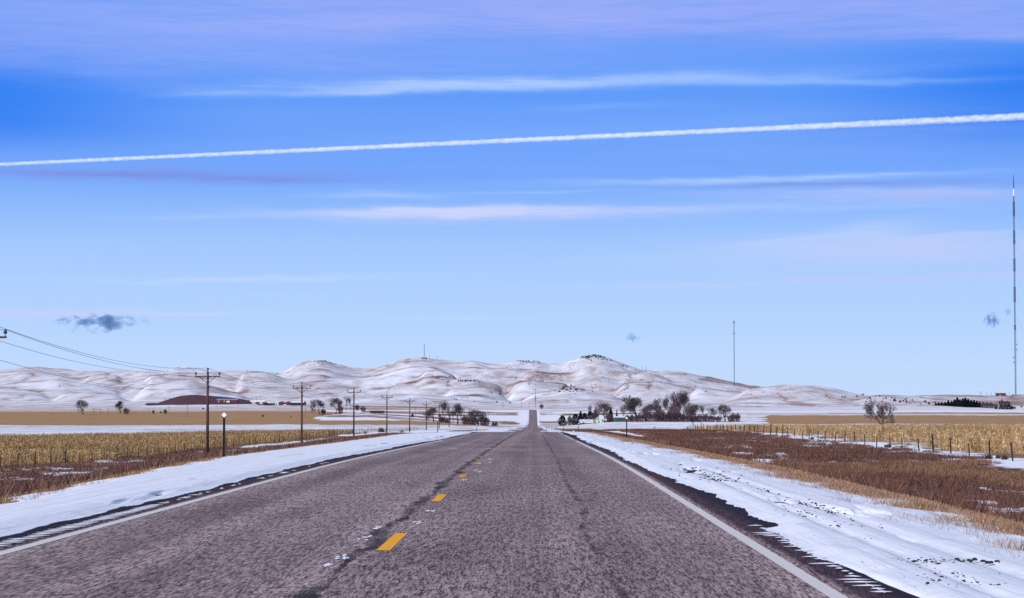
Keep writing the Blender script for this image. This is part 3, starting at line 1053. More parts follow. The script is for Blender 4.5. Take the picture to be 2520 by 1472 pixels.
def build_snow_verges():
    # lobed sheets of snow lying on the shoulders; they dive under the asphalt where they end
    rows = np.concatenate([strip_rows(11, 260, 0.0045, 0.07, 1.0), np.arange(262, 700, 6.0)])
    # left
    t = np.concatenate([np.linspace(0, 0.25, 60), np.linspace(0.26, 1, 70)])
    Y = np.repeat(rows[:, None], len(t), 1)
    xo = x_snow_left(rows) - 1.4
    X = -5.35 + (xo + 5.35)[:, None] * t
    lob = (fbm(Y / 1.3, X * 0.4, 3, 41) - 0.5) * 0.26 + (fbm(Y / 14.0, X * 0, 2, 42) - 0.5) * 0.34
    inner = -5.60 + lob - 0.10 * sst(Y, 90, 200) + 0.5 * sst(Y, 118, 150) + (fbm(Y / 9, X * 0, 2, 43) - 0.5) * 1.6 * sst(Y, 150, 220)
    outer = x_snow_left(Y) - 0.3 + (fbm(Y / 2.5, X, 3, 44) - 0.5) * 1.5
    th = 0.055 * sst(inner - X, 0, 0.45) * sst(X - outer, 0, 0.8)
    hole = fbm(X * 1.2, Y / 9.0, 4, 45)
    hs = sst(hole, 0.665, 0.74) * sst(-X, 5.7, 6.1) * sst(X, -7.9, -7.0)
    th = th - 0.09 * hs - 0.025 * (inner < X) - 0.05 * (X < outer)
    th += 0.018 * (fbm(X * 3, Y * 0.9, 3, 46) - 0.5) * sst(inner - X, 0.05, 0.4)
    Z = Hgt(X, Y) + 0.012 + th
    link('snow_verge', np_mesh('snow_verge', np.stack([X, Y, Z], -1).reshape(-1, 3), grid_faces(len(rows), len(t)), M_SNOW, True), kind='structure')
    # right
    t = np.linspace(0, 1, 150)
    Y = np.repeat(rows[:, None], len(t), 1)
    X = np.repeat((2.35 + (6.6 - 2.35) * t)[None], len(rows), 0)
    lob = (fbm(Y / 0.9, X * 0.4, 3, 61) - 0.5) * 0.22 + (fbm(Y / 9.0, X * 0, 2, 62) - 0.5) * 0.30
    inner = np.interp(Y, [0, 19, 22, 27.0, 27.6, 34, 42, 60, 100, 135, 160, 250, 700], [2.62, 2.60, 2.58, 2.60, 2.82, 2.78, 2.66, 2.58, 2.62, 2.66, 2.9, 2.6, 2.5]) + lob
    outer = 5.45 + (fbm(Y / 2.2, X, 3, 63) - 0.5) * 1.7
    th = 0.055 * sst(X - inner, 0, 0.40) * sst(outer - X, 0, 0.9)
    gap = sst(Y, 21.5, 20.0) * np.exp(-((X - 2.74 + 0.03 * (Y - 17)) / 0.045) ** 2)
    hole = fbm(X * 1.6, Y / 5.0, 4, 64)
    hs = sst(hole, 0.64, 0.72) * sst(X, 3.0, 3.4) * sst(X, 5.2, 4.6)
    cut = np.exp(-((Y - 118 - (X - 3) * 3) / 2.2) ** 2) * sst(X, 2.6, 3.0) + np.exp(-((Y - 172 + (X - 3) * 6) / 4) ** 2) * sst(X, 2.6, 3.0) * sst(X, 3.8, 3.0)
    th = th - 0.075 * hs - 0.09 * gap - 0.10 * np.clip(cut, 0, 1) - 0.025 * (inner > X) - 0.05 * (X > outer)
    trk = np.exp(-((X - 3.35 - 0.004 * (Y - 20)) / 0.10) ** 2) + np.exp(-((X - 3.95 + 0.003 * (Y - 20)) / 0.12) ** 2)
    th -= 0.036 * trk * sst(Y, 75, 35)
    th += 0.020 * (fbm(X * 3, Y * 0.9, 3, 66) - 0.5) * sst(X - inner, 0.05, 0.4)
    Z = Hgt(X, Y) + 0.012 + th
    link('snow_verge', np_mesh('snow_verge', np.stack([X, Y, Z], -1).reshape(-1, 3), grid_faces(len(rows), len(t)), M_SNOW, True), kind='structure')
    # gravel and clods lying on the right-hand snow
    rng = random.Random(9)
    mb = MB()

    def clod(x, y, r):
        b = len(mb.v)
        z = gz(x, y) + 0.06
        n = 6
        for (zz, rr) in ((-.3, .8), (.5, 1.0), (1.0, .45)):
            for k in range(n):
                a = 2 * math.pi * k / n
                j = rng.uniform(.7, 1.2)
                mb.v.append((x + r * rr * j * math.cos(a), y + 1.6 * r * rr * j * math.sin(a), z + r * zz * 0.6))
        for L_ in range(2):
            for k in range(n):
                mb.f.append((b + L_ * n + k, b + L_ * n + (k + 1) % n, b + (L_ + 1) * n + (k + 1) % n, b + (L_ + 1) * n + k))
        mb.f.append(tuple(b + 2 * n + k for k in range(n)))
    for (u, v, su, sv, n, r) in ((1700, 1163, 40, 10, 70, .035), (1755, 1180, 35, 8, 70, .035), (1790, 1187, 25, 5, 30, .03), (1985, 1245, 40, 18, 130, .022), (2030, 1268, 30, 10, 80, .022),
                                 (1880, 1210, 25, 6, 40, .02), (1985, 1272, 60, 14, 40, .018), (2110, 1300, 50, 8, 30, .02), (2290, 1392, 45, 5, 90, .017), (2380, 1388, 35, 4, 16, .034),
                                 (2440, 1388, 20, 3, 10, .03), (2320, 1440, 60, 14, 60, .016), (2475, 1452, 25, 5, 14, .025), (2100, 1330, 120, 30, 60, .010), (2300, 1420, 160, 40, 90, .009)):
        for _ in range(int(n * .7)):
            uu, vv = rng.gauss(u, su * .85), rng.gauss(v, sv * .8)
            if vv < 1100:
                continue
            p = at(uu, vv, 8004 / (vv - 1005))
            if p[0] > 2.8 and p[1] > 12:
                clod(p[0], p[1], r * .75 * rng.uniform(.3, 1.3))
    mb.build('gravel_scatter', M_ROCK, kind='stuff', label='dark gravel and clods scattered on the snow of the right verge', category='gravel')


build_snow_verges()

# ------------------------------------------------------------------ grass and corn (uncountable)
def blades(name, X, Y, h, w, lean, tint, label, cat, zoff=0.0, leaf=False):
    n = len(X)
    rs = np.random.RandomState(abs(hash(name)) % 1000 if False else len(name) * 7 + n % 97)
    Z = Hgt(X, Y) + zoff
    a = rs.uniform(0, np.pi, n)
    b = rs.uniform(0, 2 * np.pi, n)
    wx, wy = np.cos(a) * w / 2, np.sin(a) * w / 2
    tx, ty = np.cos(b) * lean * h, np.sin(b) * lean * h
    V = np.empty((n, 4, 3))
    V[:, 0] = np.stack([X - wx, Y - wy, Z - 0.03], 1)
    V[:, 1] = np.stack([X + wx, Y + wy, Z - 0.03], 1)
    V[:, 2] = np.stack([X + tx + wx * .35, Y + ty + wy * .35, Z + h], 1)
    V[:, 3] = np.stack([X + tx - wx * .35, Y + ty - wy * .35, Z + h], 1)
    me = np_mesh(name, V.reshape(-1, 3), np.arange(4 * n).reshape(n, 4), M_PLANT)
    vattr(me, 'tint', np.repeat(tint, 4, 0))
    return link(name, me, kind='stuff', label=label, category=cat)


def tints(rs, n, pal, var=0.25):
    pal = np.array(pal)
    c = pal[rs.randint(0, len(pal), n)]
    return np.clip(c * (1 + rs.uniform(-var, var, (n, 1))), 0, 1)


def in_view(X, Y, m=60):
    u = X / Y * F + 1315
    return (u > -m) & (u < 2520 + m)


def build_grass():
    rs = np.random.RandomState(4)
    # left ditch
    n = 520000
    Y = 34 + (345 - 34) * rs.rand(n) ** 0.9
    X = -47 + 39 * rs.rand(n)
    k = in_view(X, Y) & (X < x_snow_left(Y) - 0.6) & (fbm(X / 2.5, Y / 5.0, 3, 71) > 0.38) & (ditch_snow(X, Y) * sst(X, x_snow_left(Y) - 2.5, x_snow_left(Y) - 6) < rs.rand(n) * 1.1)
    X, Y = X[k], Y[k]
    f = 0.6 + 0.8 * fbm(X / 3, Y / 3, 2, 72)
    blades('ditch_grass', X, Y, rs.uniform(.10, .28, len(X)) * f, (0.008 + 0.00018 * Y) * rs.uniform(.6, 1.4, len(X)), .7,
           tints(rs, len(X), [(.15, .075, .068), (.115, .056, .058), (.19, .105, .08), (.085, .045, .05), (.24, .15, .095)]),
           'dark reddish brown dead grass filling the ditch left of the road', 'grass')
    # right ditch
    n = 800000
    Y = 32 + (480 - 32) * rs.rand(n) ** 1.1
    X = 6.5 + 27 * rs.rand(n)
    k = in_view(X, Y) & (fbm(X / 2.2, Y / 5.0, 3, 73) > 0.40 + 0.22 * sst(X, 27, 32)) & ~((X < 15) & (Y > 290) & (Y < 430)) & (ditch_snow(X, Y) * sst(X, 12, 17) < rs.rand(n) * 1.1)
    X, Y = X[k], Y[k]
    f = 0.6 + 0.8 * fbm(X / 3, Y / 3, 2, 74)
    warm = sst(fbm(X / 14, Y / 26, 3, 75), 0.58, 0.72)[:, None]
    ca = tints(rs, len(X), [(.16, .080, .064), (.12, .060, .054), (.20, .112, .076), (.09, .047, .046)])
    cb = tints(rs, len(X), [(.22, .125, .08), (.16, .085, .06), (.27, .165, .105)])
    blades('ditch_grass', X, Y, rs.uniform(.10, .28, len(X)) * f, (0.008 + 0.00018 * Y) * rs.uniform(.6, 1.4, len(X)), .7, ca * (1 - warm) + cb * warm,
           'dark reddish brown dead grass filling the ditch right of the road', 'grass')
    # tan strip on the right bank
    n = 160000
    Y = 22 + 330 * rs.rand(n) ** 1.5
    X = 5.3 + 1.9 * rs.rand(n)
    k = in_view(X, Y)
    X, Y = X[k], Y[k]
    blades('bank_grass', X, Y, rs.uniform(.02, .07, len(X)), (0.004 + 0.00018 * Y) * rs.uniform(.6, 1.4, len(X)), .9,
           tints(rs, len(X), [(.33, .21, .145), (.26, .16, .115), (.40, .27, .19)]), 'short tan grass strip along the bank right of the snowy verge', 'grass')
    # tufts poking through the snow at the outer edge of the right verge
    n = 52000
    Y = 17 + 230 * rs.rand(n) ** 1.4
    X = 4.1 + 1.7 * rs.rand(n) ** 0.6
    k = in_view(X, Y) & (fbm(X * 2.2, Y * 0.55, 3, 76) > 0.5 + 0.16 * sst(X, 5.2, 4.3))
    X, Y = X[k], Y[k]
    blades('verge_tufts', X, Y, rs.uniform(.02, .10, len(X)), rs.uniform(.004, .010, len(X)), .8,
           tints(rs, len(X), [(.30, .17, .09), (.19, .09, .07), (.40, .27, .15), (.14, .07, .06)]), 'thin brown tufts poking through snow on the right verge', 'grass', 0.03)
    # fringe of the left verge
    n = 14000
    Y = 30 + 230 * rs.rand(n) ** 1.3
    X = x_snow_left(Y) - 0.7 + 1.0 * rs.rand(n) ** 1.6
    k = in_view(X, Y)
    X, Y = X[k], Y[k]
    blades('verge_tufts', X, Y, rs.uniform(.02, .07, len(X)), (0.004 + 0.00015 * Y) * rs.uniform(.6, 1.4, len(X)), .7,
           tints(rs, len(X), [(.38, .27, .12), (.28, .17, .09), (.18, .09, .07)]), 'yellowish grass fringe along the top of the left snowy verge', 'grass', 0.02)


def build_corn():
    rs = np.random.RandomState(8)

    def field(X, Y, hs, label, lod, shade=1.0):
        n = len(X)
        Z = Hgt(X, Y)
        quads, cols = [], []
        h = rs.uniform(hs[0], hs[1], n)
        pal = [(.34, .215, .10), (.28, .165, .07), (.42, .28, .14), (.19, .11, .055), (.54, .41, .25)]
        tint = tints(rs, n, pal, 0.2) * shade * (.72 + .5 * fbm(X / 9, Y / 20, 3, 88))[:, None]
        a = rs.uniform(0, np.pi, n)
        w = 0.022
        ln = rs.normal(0, .13, (n, 2)) * h[:, None]
        wx, wy = np.cos(a) * w, np.sin(a) * w
        q = np.empty((n, 4, 3))
        q[:, 0] = np.stack([X - wx, Y - wy, Z - .03], 1)
        q[:, 1] = np.stack([X + wx, Y + wy, Z - .03], 1)
        q[:, 2] = np.stack([X + ln[:, 0] + wx, Y + ln[:, 1] + wy, Z + h], 1)
        q[:, 3] = np.stack([X + ln[:, 0] - wx, Y + ln[:, 1] - wy, Z + h], 1)
        quads.append(q)
        cols.append(tint)
        for k in range(lod):
            t = rs.uniform(.25, 1.0, n)
            b = rs.uniform(0, 2 * np.pi, n)
            L_ = rs.uniform(.12, .36, n)
            px, py, pz = X + ln[:, 0] * t, Y + ln[:, 1] * t, Z + h * t
            ex, ey = px + np.cos(b) * L_, py + np.sin(b) * L_
            ez = pz + rs.uniform(-.35, .12, n)
            wd = rs.uniform(.02, .045, n)
            q = np.empty((n, 4, 3))
            q[:, 0] = np.stack([px, py, pz - wd], 1)
            q[:, 1] = np.stack([(px + ex) / 2, (py + ey) / 2, np.maximum(pz, ez) - wd], 1)
            q[:, 2] = np.stack([ex, ey, ez], 1)
            q[:, 3] = np.stack([(px + ex) / 2, (py + ey) / 2, np.maximum(pz, ez) + wd], 1)
            quads.append(q)
            cols.append(np.clip(tint * rs.uniform(.8, 1.35, (n, 1)), 0, 1))
        V = np.concatenate(quads).reshape(-1, 3)
        C = np.repeat(np.concatenate(cols), 4, 0)
        me = np_mesh('corn_stalks', V, np.arange(len(V)).reshape(-1, 4), M_PLANT)
        vattr(me, 'tint', C)
        link('corn_stalks', me, kind='stuff', label=label, category='corn')
    # right field: rows run alongside the road
    n = 150000
    Y = 158 + (568 - 158) * rs.rand(n) ** 1.15
    X = 36.5 + np.floor(rs.rand(n) * 150) * 0.76 + rs.normal(0, .05, n)
    k = in_view(X, Y) & (fbm(X / 2.2, Y / 7, 3, 81) > 0.50 - 0.12 * sst(X, 45, 80))
    X, Y = X[k], Y[k]
    field(X, Y, (.5, 1.25), 'golden field of standing broken corn stalks beyond the right-hand fence', 4)
    # left field
    n = 180000
    Y = 150 + (640 - 150) * rs.rand(n)
    X = -47.5 - np.floor(rs.rand(n) * 120) * 0.76 + rs.normal(0, .06, n)
    fe = np.interp(-X, [45, 60, 110, 300], [625, 580, 455, 430])
    k = in_view(X, Y) & (Y < fe) & (fbm(X / 7, Y / 9, 3, 83) > 0.30)
    X, Y = X[k], Y[k]
    field(X, Y, (.6, 1.25), 'golden brown field of dry corn beyond the left-hand fence', 4, .86)


build_grass()
build_corn()

# ------------------------------------------------------------------ utility line left of the road
def hit_many(us, vs, y0=2500, y1=6200, n=700):
    out = []
    Y = np.linspace(y0, y1, n)
    for u, v in zip(us, vs):
        d = ray(u, v)
        X = d[0] / d[1] * Y
        b = np.nonzero(CZ + d[2] / d[1] * Y <= Hgt(X, Y))[0]
        if len(b):
            out.append((X[b[0]], Y[b[0]]))
    return out


PX, ARM = -40.0, 1.55
POLE_Y = [171.5 + 117 * k for k in range(17)]


def make_pole():
    t = thing('utility_pole', '', 'utility pole')
    MB().tube([(0, 0, -0.4), (0, 0, 5), (0, 0, 10.25)], [.20, .17, .13], 10).build('pole', M_POLE, t, True)
    MB().box((0, -0.17, 9.65), (2 * ARM, 0.11, 0.14)).build('crossarm', M_POLE, t)
    for sgn in (-1, 1):
        MB().tube([(sgn * 1.0, -0.2, 9.60), (sgn * .08, -0.2, 8.85)], .035, 4).build('brace', M_DARK, t)
        MB().lathe([(.03, 9.70), (.03, 9.88), (.13, 9.90), (.15, 10.0), (.10, 10.06), (.12, 10.1), (.05, 10.18)], (sgn * (ARM - .1), -0.17, 0), 8).build('insulator', M_INS, t, True)
    MB().lathe([(.03, 10.2), (.03, 10.42), (.13, 10.44), (.15, 10.54), (.10, 10.6), (.12, 10.64), (.05, 10.72)], (0, 0, 0), 8).build('insulator', M_INS, t, True)
    MB().lathe([(.03, 8.25), (.08, 8.28), (.08, 8.38), (.03, 8.42)], (.22, 0, 0), 8).build('neutral_bracket', M_INS, t, True)
    return t


POLE_LABELS = ['utility pole at the left edge of the photo, only its crossarm tip and insulator showing',
               'tallest dark wooden utility pole with crossarm, beside the white diamond marker post',
               'wooden utility pole with crossarm in front of the maroon farm buildings',
               'wooden utility pole with crossarm between the two bare tree clumps on the left',
               'wooden utility pole with crossarm beside the low maroon barn on the left',
               'wooden utility pole with crossarm, fifth whole one along the left fence',
               'thin wooden utility pole with crossarm, sixth whole one along the left fence',
               'thin wooden utility pole in front of the leftmost tree of the left grove',
               'thin wooden utility pole in front of the tallest trees of the left grove']
pole0 = make_pole()
poles = []
for k, y in enumerate(POLE_Y):
    z = gz(PX, y)
    lab = POLE_LABELS[k] if k < len(POLE_LABELS) else 'small utility pole in the receding row before the far road crest'
    if k == 0:
        pole0.location = (PX, y, z)
        pole0.scale = (1, 1, 1.085)
        pole0['label'] = lab
        pole0['group'] = 'utility poles along the left fence'
        o = pole0
    else:
        o = dup(pole0, (PX, y, z), 0.0, lab, 1.0)
    poles.append((PX, y, z))


def wire(dx, dz, label):
    mb = MB()
    ends = [(PX, POLE_Y[0] - 117, poles[0][2] + .9), (PX, POLE_Y[0], poles[0][2] + dz * .085)] + poles[1:13]
    for a, b in zip(ends[:-1], ends[1:]):
        pts = []
        for i in range(25):
            t = i / 24
            pts.append((a[0] + (b[0] - a[0]) * t + dx, a[1] + (b[1] - a[1]) * t, a[2] + (b[2] - a[2]) * t + dz - 1.15 * 4 * t * (1 - t)))
        mb.tube(pts, 0.019, 4, False)
    mb.build('overhead_wire', M_WIRE, None, label=label, category='power line', group='overhead wires on the left pole line')


wire(-(ARM - .1), 10.16, 'thin dark overhead wire carried on the left ends of the crossarms')
wire((ARM - .1), 10.16, 'thin dark overhead wire carried on the right ends of the crossarms')
wire(0.0, 10.70, 'topmost thin overhead wire carried on the pole tops')
wire(.22, 8.35, 'lowest thin overhead wire running below the crossarms')

# far poles: one small mesh each
mbp = MB().tube([(0, 0, -.5), (0, 0, 10)], [.2, .14], 6).box((0, -.1, 9.3), (2.6, .12, .16))
FAR_POLE = mbp.mesh('utility_pole', M_POLE2)
mbp = MB().tube([(0, 0, -.5), (0, 0, 10)], [.2, .14], 6).box((0, -.1, 9.3), (2.6, .12, .16)).box((0, -.1, 8.0), (2.0, .12, .16))
FAR_POLE2 = mbp.mesh('utility_pole', M_POLE2)


def far_pole(u, v, hv, label, group, mesh=None, Y=None):
    if Y is None:
        x, y, z = hit(u, v)
    else:
        x, y = xu(u, Y), Y
        z = gz(x, y)
    o = link('utility_pole', mesh or FAR_POLE)
    o.location = (x, y, z)
    h = hv / F * y
    o.scale = (max(1, h / 10),) * 2 + (h / 10,)
    o['label'], o['category'], o['group'] = label, 'utility pole', group
    return o


for u, v, h in ((1377, 958, 13), (1401, 924, 12), (1415, 950, 12), (1456, 956, 14), (1498, 946, 15), (1536, 920, 12), (1554, 914, 10)):
    far_pole(u, v, h, 'tiny utility pole on the snowy slope below the pointed hilltop', 'poles climbing the hill right of the road')
for u, v, h in ((1565, 912, 13), (1581, 912, 13), (1588, 913, 11), (1590.5, 913, 14)):
    far_pole(u, v, h, 'tiny pole on the skyline right of the pointed hilltop', 'poles on the right skyline')
for u, v, h in ((1317, 1004, 26), (1318.5, 996, 22), (1317.5, 986, 30)):
    far_pole(u, v, h, 'double crossarm utility pole rising right behind the far road crest', 'stacked poles behind the road crest', FAR_POLE2)
for u, v, h in ((1236, 1003, 13), (1239, 1004, 13), (1283, 1005, 18), (1302, 1006, 17)):
    far_pole(u, v, h, 'small utility pole at the foot of the hills left of the road crest', 'poles at the foot of the hills')
for u, v, h in ((597, 985, 8), (621, 985, 10), (631, 985, 11), (641.5, 985, 15)):
    far_pole(u, v, h, 'thin pole behind the left farm buildings', 'poles behind the left farm')
for u, v, h in ((266, 1023, 19), (320, 1020, 14), (366, 1018, 14), (416, 1015, 14), (461, 1024, 26), (752, 1026.5, 24), (1022, 1026, 23)):
    far_pole(u, v, h, 'thin lone pole standing in the left stubble fields', 'poles across the left fields')
for u, v, h in ((2413, 974, 10), (2415.5, 974, 13), (2428.5, 973.5, 10), (2440, 976, 9), (2450.7, 971.5, 11)):
    far_pole(u, v, h, 'tiny pole on the right skyline left of the tall mast', 'poles by the tall mast', Y=3060)

# ------------------------------------------------------------------ fences
def fence(X, ys, h, lean, label, wires):
    rng = random.Random(int(abs(X)))
    t = thing('wire_fence', label, 'fence', (X, ys[0], gz(X, ys[0])))
    ox, oy, oz = t.location
    mw = [MB() for _ in range(wires)]
    prev = None
    for i, y in enumerate(ys):
        x = X + rng.uniform(-.12, .12)
        z = gz(x, y)
        hh = h * rng.uniform(.88, 1.12) * (1.25 if i % 17 == 5 else 1)
        lx, ly = rng.uniform(-lean, lean) * hh, rng.uniform(-lean, lean) * hh
        r = .085 if i % 17 == 5 else rng.uniform(.05, .065)
        MB().tube([(x - ox, y - oy, z - oz - .2), (x - ox + lx, y - oy + ly, z - oz + hh)], [r, r * .85], 6).build('post', M_POST, t)
        cur = [(x - ox + lx * q, y - oy + ly * q, z - oz + h * q) for q in [(k + 1) / (wires + .3) for k in range(wires)]]
        if prev:
            for k in range(wires):
                mw[k].tube([prev[k], cur[k]], .006, 3, False)
        prev = cur
    for k in range(wires):
        mw[k].build('strand', M_WIRE, t)


ly, y = [], 196.0
while len(ly) < 100 and y < 1000:
    ly.append(y)
    y += 6.8 + y * 0.0012
fence(-46.0, ly, 1.25, .03, 'dark wooden post and wire fence along the left cornfield', 4)
ry, y = [], 158.0
while y < 520:
    ry.append(y)
    y += 8.1
fence(33.5, ry, 1.2, .14, 'leaning post and wire fence along the right cornfield', 4)

# ------------------------------------------------------------------ roadside marker posts and small things
def delineator(x, y, label, h=1.5, diamond=True):
    t = thing('marker_post', label, 'marker post', (x, y, gz(x, y)), 0, 'reflector posts beside the road')
    mb = MB()
    mb.box((0, 0.012, h / 2 - .2), (.05, .008, h + .4))
    for s in (-1, 1):
        mb.box((s * .024, -.008, h / 2 - .2), (.007, .034, h + .4))
        mb.box((s * .031, -.026, h / 2 - .2), (.014, .006, h + .4))
    mb.build('post', M_STEEL, t)
    r = .082
    MB().prism([(0, h + .05), (r, h - .035), (0, h - .12), (-r, h - .035)], -.045, -.033).build('reflector', M_REFL, t)


delineator(-10.0, 76, 'nearest dark steel marker post with white diamond, left of the road', 1.44)
delineator(-10.05, 245, 'second marker post with white top, left of the road before the crest', 1.45)
delineator(-10.9, 446, 'farthest marker post left of the road, beside the yellow marker', 1.45)
delineator(6.25, 160, 'nearest dark steel marker post with white diamond, right of the road', 1.42)
delineator(6.5, 348, 'second marker post with white top, right of the road near the yellow marker', 1.5)
delineator(6.5, 527, 'farthest marker post right of the road', 1.5)


def yellow_marker(u, Y, label):
    x = xu(u, Y)
    t = thing('yellow_marker', label, 'marker', (x, Y, gz(x, Y)), 0, 'yellow markers beside the road')
    MB().lathe([(.15, -.1), (.18, .02), (.19, .25), (.17, .36), (.10, .43), (.02, .45)], n=12).build('body', M_MARK, t, True)
    MB().lathe([(.03, .45), (.035, .5), (.01, .52)], n=8).build('cap', M_DARK, t, True)


yellow_marker(1189, 428, 'small yellow rounded marker in grass left of the road')
yellow_marker(1411.5, 415, 'small yellow rounded marker on bank right of the road')


def pedestal(u, Y, w, h, lean, label):
    x = xu(u, Y)
    t = thing('utility_pedestal', label, 'utility box', (x, Y, gz(x, Y)))
    t.rotation_euler = (0, lean, 0)
    MB().box((0, 0, h * .46), (w, w * .7, h * .96)).build('cabinet', M_PED, t)
    MB().box((0, 0, h * .965), (w * 1.12, w * .8, h * .05)).build('lid', M_PED, t)
    MB().box((w * .2, -w * .36, h * .6), (w * .12, .02, h * .1)).build('latch', M_DARK, t)


pedestal(1709, 485, .42, 1.75, -.22, 'tall pale green utility pedestal leaning at the end of the right fence')
pedestal(1611, 485, .5, .75, -.1, 'low squat green utility box left of the leaning pedestal')
for u in (1345, 1351, 1358, 1368.5):
    Y = 590
    x = xu(u, Y)
    link('guard_post', MB().tube([(0, 0, -.2), (0, 0, 1.15)], [.06, .05], 6).lathe([(.055, 1.15), (.06, 1.18), (.02, 1.22)], n=6).mesh('guard_post', M_POST),
         label='small dark post in the short row right of the road dip', category='post', group='short row of posts right of the road').location = (x, Y, gz(x, Y))

# ------------------------------------------------------------------ trees
def grow(mbs, p, d, L, r, lvl, maxl, rng, ang, up, rmin):
    pts, rad = [p], [r]
    for k in range(3):
        d = d + np.array([rng.gauss(0, .16), rng.gauss(0, .16), rng.gauss(0, .10) + up])
        d /= np.linalg.norm(d)
        p = p + d * L / 3
        pts.append(p)
        rad.append(max(rmin, r * (1 - .13 * (k + 1))))
    mbs[0 if lvl < 2 else 1].tube(pts, rad, 6 if lvl < 2 else 3, False)
    if lvl >= maxl:
        return
    nch = rng.choice((2, 3, 3)) if lvl else rng.choice((3, 4))
    for k in range(nch + (1 if lvl else 0)):
        end = k < nch
        q = pts[-1] if end else pts[rng.choice((1, 2))]
        a = ang * rng.uniform(.55, 1.25)
        az = 2 * math.pi * (k + rng.random() * .7) / nch
        e1 = np.cross(d, (0.3, 0.2, 1.0))
        e1 /= np.linalg.norm(e1) + 1e-9
        e2 = np.cross(d, e1)
        nd = d * math.cos(a) + (e1 * math.cos(az) + e2 * math.sin(az)) * math.sin(a)
        grow(mbs, q, nd, L * rng.uniform(.66, .90), max(rmin, rad[-1] * rng.uniform(.60, .76)), lvl + 1, maxl, rng, ang, up, rmin)


def bare_proto(seed, L0, r0, maxl, ang, up, tilt=0.0, stems=1, rmin=.028):
    rng = random.Random(seed)
    mbs = [MB(), MB()]
    for s in range(stems):
        d = np.array([math.sin(tilt) + (rng.uniform(-.35, .35) if stems > 1 else 0), rng.uniform(-.2, .2) if stems > 1 else 0, 1.0])
        d /= np.linalg.norm(d)
        b = np.array([rng.uniform(-.5, .5) * (stems > 1), rng.uniform(-.4, .4) * (stems > 1), -.4])
        grow(mbs, b, d, L0 * rng.uniform(.85, 1.1), r0, 0, maxl, rng, ang, up, rmin)
    zs = [v[2] for m in mbs for v in m.v]
    xs = [v[0] for m in mbs for v in m.v]
    return mbs, max(zs), max(xs) - min(xs), (max(xs) + min(xs)) / 2


def gnarl_proto():
    rng = random.Random(12)
    mbs = [MB(), MB()]
    for (b, d, L, r, m) in (((-.2, 0, -.4), (-.45, 0, 1), 3.4, .56, 5), ((.2, .1, -.4), (.42, .1, 1), 3.0, .52, 5), ((.1, 0, -.4), (.05, .2, 1), 2.0, .30, 4), ((.3, 0, -.3), (.9, -.1, .7), 2.2, .30, 4)):
        d = np.array(d)
        grow(mbs, np.array(b, float), d / np.linalg.norm(d), L, r, 0, m, rng, .50, .05, .055)
    zs = [v[2] for m in mbs for v in m.v]
    xs = [v[0] for m in mbs for v in m.v]
    return mbs, max(zs), max(xs) - min(xs), (max(xs) + min(xs)) / 2


def shrub_proto(seed, stems, H, W, rmin=.04):
    rng = random.Random(seed)
    mbs = [MB(), MB()]
    for s in range(stems):
        a, q = rng.uniform(0, 2 * math.pi), math.sqrt(rng.random())
        b = np.array([q * math.cos(a) * W * .4, q * math.sin(a) * W * .3, -.2])
        d = np.array([math.cos(a) * q * .55, math.sin(a) * q * .55, 1.0])
        d /= np.linalg.norm(d)
        hh = H * rng.uniform(.6, 1) * (1 - .25 * q)
        mbs[0].tube([b, b + d * hh * .3], [.09, .06], 4, False)
        grow(mbs, b + d * hh * .3, d, hh * .28, .06, 2, 4, rng, .55, .03, rmin)
    zs = [v[2] for m in mbs for v in m.v]
    xs = [v[0] for m in mbs for v in m.v]
    return mbs, max(zs), max(xs) - min(xs), (max(xs) + min(xs)) / 2


def conifer_proto(seed, H, W, kind):
    rng = np.random.RandomState(seed)
    n = 2600
    t = rng.rand(n) ** (1.25 if kind == 'spruce' else .95)
    if kind == 'spruce':
        rr = (1 - t) * (0.86 + .28 * np.abs(np.sin(t * 22 + 1)))
    else:
        rr = np.sqrt(np.clip(1 - (t * 1.02 - .30) ** 2 / .55, 0, 1)) * np.where(t < .12, .85, 1) * (1 - .3 * t)
    a = rng.rand(n) * 2 * np.pi
    lob = 1 + .22 * np.sin(a * 3 + t * 9) + .12 * rng.randn(n)
    q = rng.rand(n) ** .4
    x, y, z = W / 2 * rr * lob * q * np.cos(a), W / 2 * rr * lob * q * np.sin(a), H * (0.03 + .97 * t)
    s = H * .045 * rng.uniform(.6, 1.4, n)
    V = np.empty((n, 3, 3))
    V[:, 0] = np.stack([x, y, z], 1) + rng.randn(n, 3) * s[:, None] * .6
    V[:, 1] = np.stack([x, y, z], 1) + rng.randn(n, 3) * s[:, None] * .6
    V[:, 2] = np.stack([x + np.cos(a) * s, y + np.sin(a) * s, z + s * .5 * rng.randn(n)], 1)
    me = np_mesh('crown', V.reshape(-1, 3), np.arange(3 * n).reshape(-1, 3), M_CEDAR)
    tr = MB().tube([(0, 0, -.4), (0, 0, H * .9)], [H * .022, .03], 6).mesh('trunk', M_BARK)
    return (tr, me), H, W, 0


PROTO = {}


